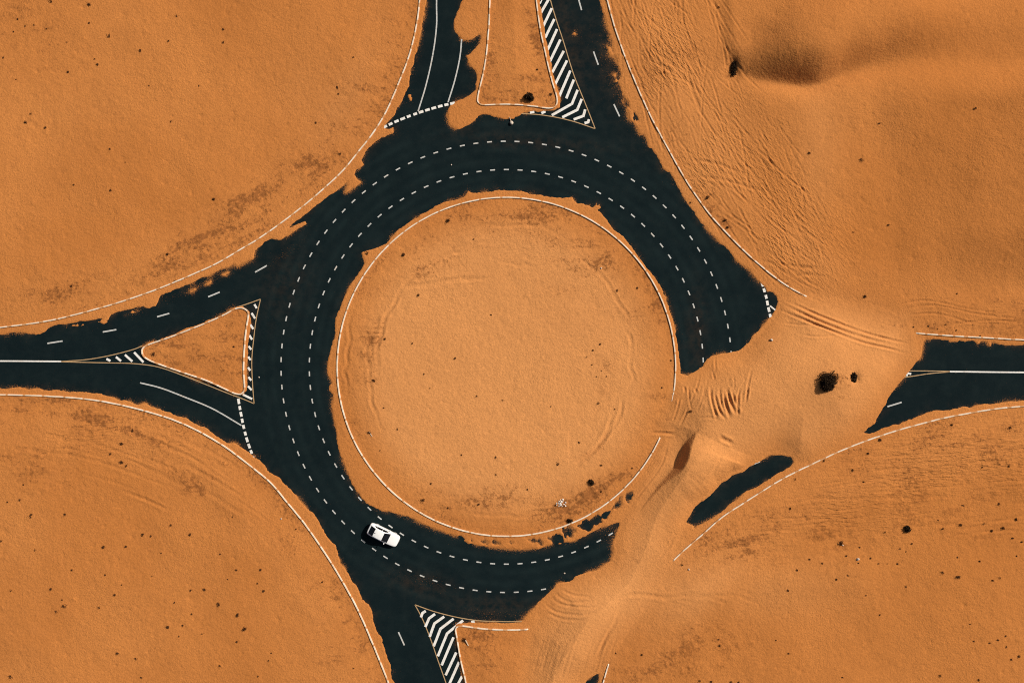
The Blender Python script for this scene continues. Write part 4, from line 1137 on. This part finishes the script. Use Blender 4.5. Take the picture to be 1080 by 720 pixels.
vs_, fs_ = [], []
for s in STN: vs_ += sect(s)
K = 16
for i in range(len(STN) - 1):
    for k in range(K):
        a, b = i * K + k, i * K + (k + 1) % K
        fs_.append((a, a + K, b + K, b))
fs_.append(tuple(range(K))); fs_.append(tuple(reversed([(len(STN) - 1) * K + k for k in range(K)])))
body = mesh_ob('body', vs_, fs_, M['car_paint'], car, True, 2)


def interp(x_, col): return float(np.interp(x_, [s[0] for s in STN], [s[col] for s in STN]))


def side_y(x_, z_):
    w_, zb, zs = interp(x_, 1), interp(x_, 2), interp(x_, 3)
    return w_ * float(np.interp(z_, [zb, zb + .06, zb + .20, zs - .12, zs], [.72, .95, .99, 1.0, .985]))


# cabin: x, roof height, roof half width, belt half width
CAB = [(-2.08, .965, .60, .74), (-1.95, 1.06, .60, .765), (-1.62, 1.27, .60, .785), (-1.32, 1.40, .60, .80), (-.95, 1.445, .61, .81), (-.45, 1.462, .62, .815), (.02, 1.44, .61, .815), (.22, 1.38, .61, .815), (.50, 1.21, .64, .815), (.78, 1.03, .68, .81), (.93, .935, .70, .80)]


def cab(x_, t):
    """t 0 = centre of the roof, 1 = roof edge, 2 = belt line"""
    X = [c[0] for c in CAB]
    zt, wt, wb = (float(np.interp(x_, X, [c[i] for c in CAB])) for i in (1, 2, 3))
    zb = min(.86, zt - .03)
    if t <= 1: return Vector((x_, wt * t, zt + .028 * (1 - t * t) - .02 * t * t))
    q = t - 1
    return Vector((x_, wt + (wb - wt) * q ** .9, (zt - .02) + (zb - zt + .02) * q))


TS = [0, .35, .7, .9, 1.0, 1.12, 1.4, 1.7, 2.0]
vs_, fs_ = [], []
xs2 = sorted(set([c[0] for c in CAB] + list(np.linspace(-2.08, .93, 25))))
row = 2 * len(TS) - 1
for x_ in xs2:
    r1 = [cab(x_, t) for t in TS]
    vs_ += [Vector((p.x, -p.y, p.z)) for p in reversed(r1[1:])] + r1
for i in range(len(xs2) - 1):
    for k in range(row - 1):
        a = i * row + k
        fs_.append((a, a + row, a + row + 1, a + 1))
mesh_ob('cabin_shell', vs_, fs_, M['car_paint'], car)


def patch(name, x0, x1, t0f, t1f, sgn, mat, off=.008, nx_=8, nt_=5, parent=car, both=False):
    vs_, fs_ = [], []
    for i in range(nx_ + 1):
        a = i / nx_; x_ = x0 + (x1 - x0) * a
        for k in range(nt_ + 1):
            b = k / nt_; t = t0f(a) + (t1f(a) - t0f(a)) * b
            s_ = sgn
            if both: s_ = 1 if t >= 0 else -1
            p = cab(x_, abs(t)); e = 1e-3
            du = cab(x_ + e, abs(t)) - cab(x_ - e, abs(t)); dt = cab(x_, abs(t) + e) - cab(x_, max(0, abs(t) - e))
            n = dt.cross(du)
            if n.z < 0: n = -n
            n = n.normalized() if n.length > 0 else Vector((0, 0, 1))
            p = p + n * off
            vs_.append(Vector((p.x, p.y * s_, p.z)))
    for i in range(nx_):
        for k in range(nt_):
            a = i * (nt_ + 1) + k
            fs_.append((a, a + nt_ + 1, a + nt_ + 2, a + 1))
    return mesh_ob(name, vs_, fs_, mat, parent)


patch('windscreen', .06, .90, lambda a: -(.97 - .02 * a), lambda a: .97 - .02 * a, 1, M['car_glass'], nx_=10, nt_=12, both=True)
patch('rear_window', -2.03, -1.30, lambda a: -(.9 + .05 * a), lambda a: .9 + .05 * a, 1, M['car_glass'], nx_=8, nt_=12, both=True)
for sgn in (-1, 1):
    patch('side_window', -.33, .45, lambda a: 1.16 + .30 * max(0, a - .55) / .45, lambda a: 1.9, sgn, M['car_glass'])
    patch('side_window', -1.22, -.365, lambda a: 1.16 + .12 * max(0, .3 - a) / .3, lambda a: 1.9, sgn, M['car_glass'])
    patch('side_window', -1.55, -1.24, lambda a: 1.6 - .42 * a, lambda a: 1.88, sgn, M['car_glass'], nx_=3)
    for x0, x1 in ((-.36, .72), (-1.22, -.40)):
        vs_, fs_ = [], []
        zs_ = np.linspace(.30, .83, 8); xx = np.linspace(x0, x1, 9)
        for x_ in xx:
            for z_ in zs_: vs_.append((x_, sgn * (side_y(x_, z_) + .004), z_))
        for i in range(8):
            for k in range(7):
                a = i * 8 + k; fs_.append((a, a + 8, a + 9, a + 1))
        dr_ = mesh_ob('door', vs_, fs_, M['car_paint'], car)
        hx = x0 + .14
        hv = [(hx + dx_ * .09, sgn * (side_y(hx, .74) + dy_), .74 + dz_ * .014) for dx_ in (-1, 1) for dy_ in (-.004, .04) for dz_ in (-1, 1)]
        mesh_ob('handle', hv, [(0, 1, 3, 2), (4, 6, 7, 5), (0, 4, 5, 1), (2, 3, 7, 6), (0, 2, 6, 4), (1, 5, 7, 3)], M['alloy'], dr_, False)
    # mirror
    bm = bmesh.new(); bmesh.ops.create_uvsphere(bm, u_segments=12, v_segments=8, radius=1)
    for v in bm.verts: v.co = Vector((v.co.x * .075 + .56, v.co.y * .13 + sgn * .98, v.co.z * .075 + .95))
    me = bpy.data.meshes.new('wing_mirror'); bm.to_mesh(me); bm.free(); me.materials.append(M['car_paint'])
    for p in me.polygons: p.use_smooth = True
    link(bpy.data.objects.new('wing_mirror', me), car)
    # lamps: thin shells laid over the body corners
    for nm, xr, zr, mt in (('headlight', (1.93, 2.22), (.60, .70), M['lamp_clear']), ('tail_light', (-2.255, -2.06), (.72, .86), M['lamp_red'])):
        vs_, fs_ = [], []
        for i in range(7):
            x_ = xr[0] + (xr[1] - xr[0]) * i / 6
            for k in range(5):
                zt_, zs2, w_ = interp(x_, 4), interp(x_, 3), interp(x_, 1)
                q = k / 4
                yy = w_ * (.97 - .30 * q); zz_ = zs2 - .02 + (zt_ - zs2) * (.05 + .85 * q)
                vs_.append((x_, sgn * yy, zz_ + .012))
        for i in range(6):
            for k in range(4):
                a = i * 5 + k; fs_.append((a, a + 5, a + 6, a + 1))
        mesh_ob(nm, vs_, fs_, mt, car)
    for wx in (-1.36, 1.38):
        bm = bmesh.new()
        ry = Matrix.Rotation(R(90), 4, 'X')
        bmesh.ops.create_cone(bm, cap_ends=True, segments=28, radius1=.325, radius2=.325, depth=.21, matrix=ry)
        bmesh.ops.bevel(bm, geom=[e for e in bm.edges if len(e.link_faces) == 2 and e.calc_face_angle() > 1], offset=.03, segments=2)
        me = bpy.data.meshes.new('wheel'); bm.to_mesh(me); bm.free(); me.materials.append(M['tyre'])
        wo = link(bpy.data.objects.new('wheel', me), car); wo.location = (wx, sgn * .765, .325)
        bm = bmesh.new()
        bmesh.ops.create_cone(bm, cap_ends=True, segments=24, radius1=.215, radius2=.20, depth=.02, matrix=Matrix.Translation((0, sgn * .107, 0)) @ ry)
        for k in range(5):
            m4 = Matrix.Translation((0, sgn * .118, 0)) @ Matrix.Rotation(R(72 * k), 4, 'Y') @ Matrix.Translation((.11, 0, 0)) @ Matrix.Diagonal((.17, .016, .05, 1))
            bmesh.ops.create_cube(bm, size=1, matrix=m4)
        me = bpy.data.meshes.new('rim'); bm.to_mesh(me); bm.free(); me.materials.append(M['alloy'])
        link(bpy.data.objects.new('rim', me), wo)


def slab(name, c, dims, mat, bev=.01):
    bm = bmesh.new(); bmesh.ops.create_cube(bm, size=1)
    for v in bm.verts: v.co = Vector((v.co.x * dims[0] + c[0], v.co.y * dims[1] + c[1], v.co.z * dims[2] + c[2]))
    bmesh.ops.bevel(bm, geom=bm.edges[:], offset=bev, segments=2)
    me = bpy.data.meshes.new(name); bm.to_mesh(me); bm.free(); me.materials.append(mat)
    return link(bpy.data.objects.new(name, me), car)


slab('grille', (2.285, 0, .47), (.03, .8, .10), M['car_black'])
slab('lower_grille', (2.27, 0, .35), (.05, .95, .07), M['car_black'])
slab('number_plate', (-2.305, 0, .62), (.015, .5, .11), M['litter'], .004)
slab('number_plate', (2.312, 0, .40), (.012, .5, .10), M['litter'], .004)
slab('rear_diffuser', (-2.24, 0, .30), (.08, 1.1, .08), M['car_black'])
slab('aerial', (-1.15, 0, 1.475), (.16, .035, .05), M['car_black'], .008)
for sy in (-.28, .22):
    o = slab('wiper', (0, 0, 0), (.03, .52, .015), M['car_black'], .004); o.location = (.85, sy, 1.0); o.rotation_euler = (0, R(33), R(8))


# ------------------------------------------------------------------ light, sky, camera
SUN_EL, SUN_AZ = 35.0, 58.0                  # azimuth clockwise from +Y
w = bpy.data.worlds.new('World'); SC.world = w; w.use_nodes = True
nt = w.node_tree
bg = nt.nodes.get('Background') or nt.nodes.new('ShaderNodeBackground')
sky = nt.nodes.new('ShaderNodeTexSky'); sky.sky_type = 'NISHITA'; sky.sun_disc = False
sky.sun_elevation = R(SUN_EL); sky.sun_rotation = R(SUN_AZ); sky.air_density = 1.0; sky.dust_density = 6.0; sky.ozone_density = .6
nt.links.new(sky.outputs[0], bg.inputs[0]); bg.inputs[1].default_value = 0.05
L = bpy.data.lights.new('sun', 'SUN'); L.energy = 4.85; L.angle = R(.6); L.color = (1.0, .92, .80)
so = link(bpy.data.objects.new('sun', L))
dv = Vector((math.sin(R(SUN_AZ)) * math.cos(R(SUN_EL)), math.cos(R(SUN_AZ)) * math.cos(R(SUN_EL)), math.sin(R(SUN_EL))))
so.rotation_euler = dv.to_track_quat('Z', 'Y').to_euler(); so.location = dv * 200

cam = bpy.data.cameras.new('camera'); cam.sensor_width = 36; cam.lens = 24; cam.clip_start = .5; cam.clip_end = 9000
co_ = link(bpy.data.objects.new('camera', cam)); co_.location = (0, 0, 96.0); co_.rotation_euler = (0, 0, 0)
SC.camera = co_
SC.render.engine = 'CYCLES'
SC.cycles.max_bounces = 4
SC.cycles.use_denoising = False
SC.cycles.pixel_filter_type = 'BLACKMAN_HARRIS'; SC.cycles.filter_width = 1.05
vs = SC.view_settings
vs.view_transform = 'Standard'; vs.look = 'None'; vs.exposure = 0.0; vs.gamma = 1.0; vs.use_curve_mapping = False
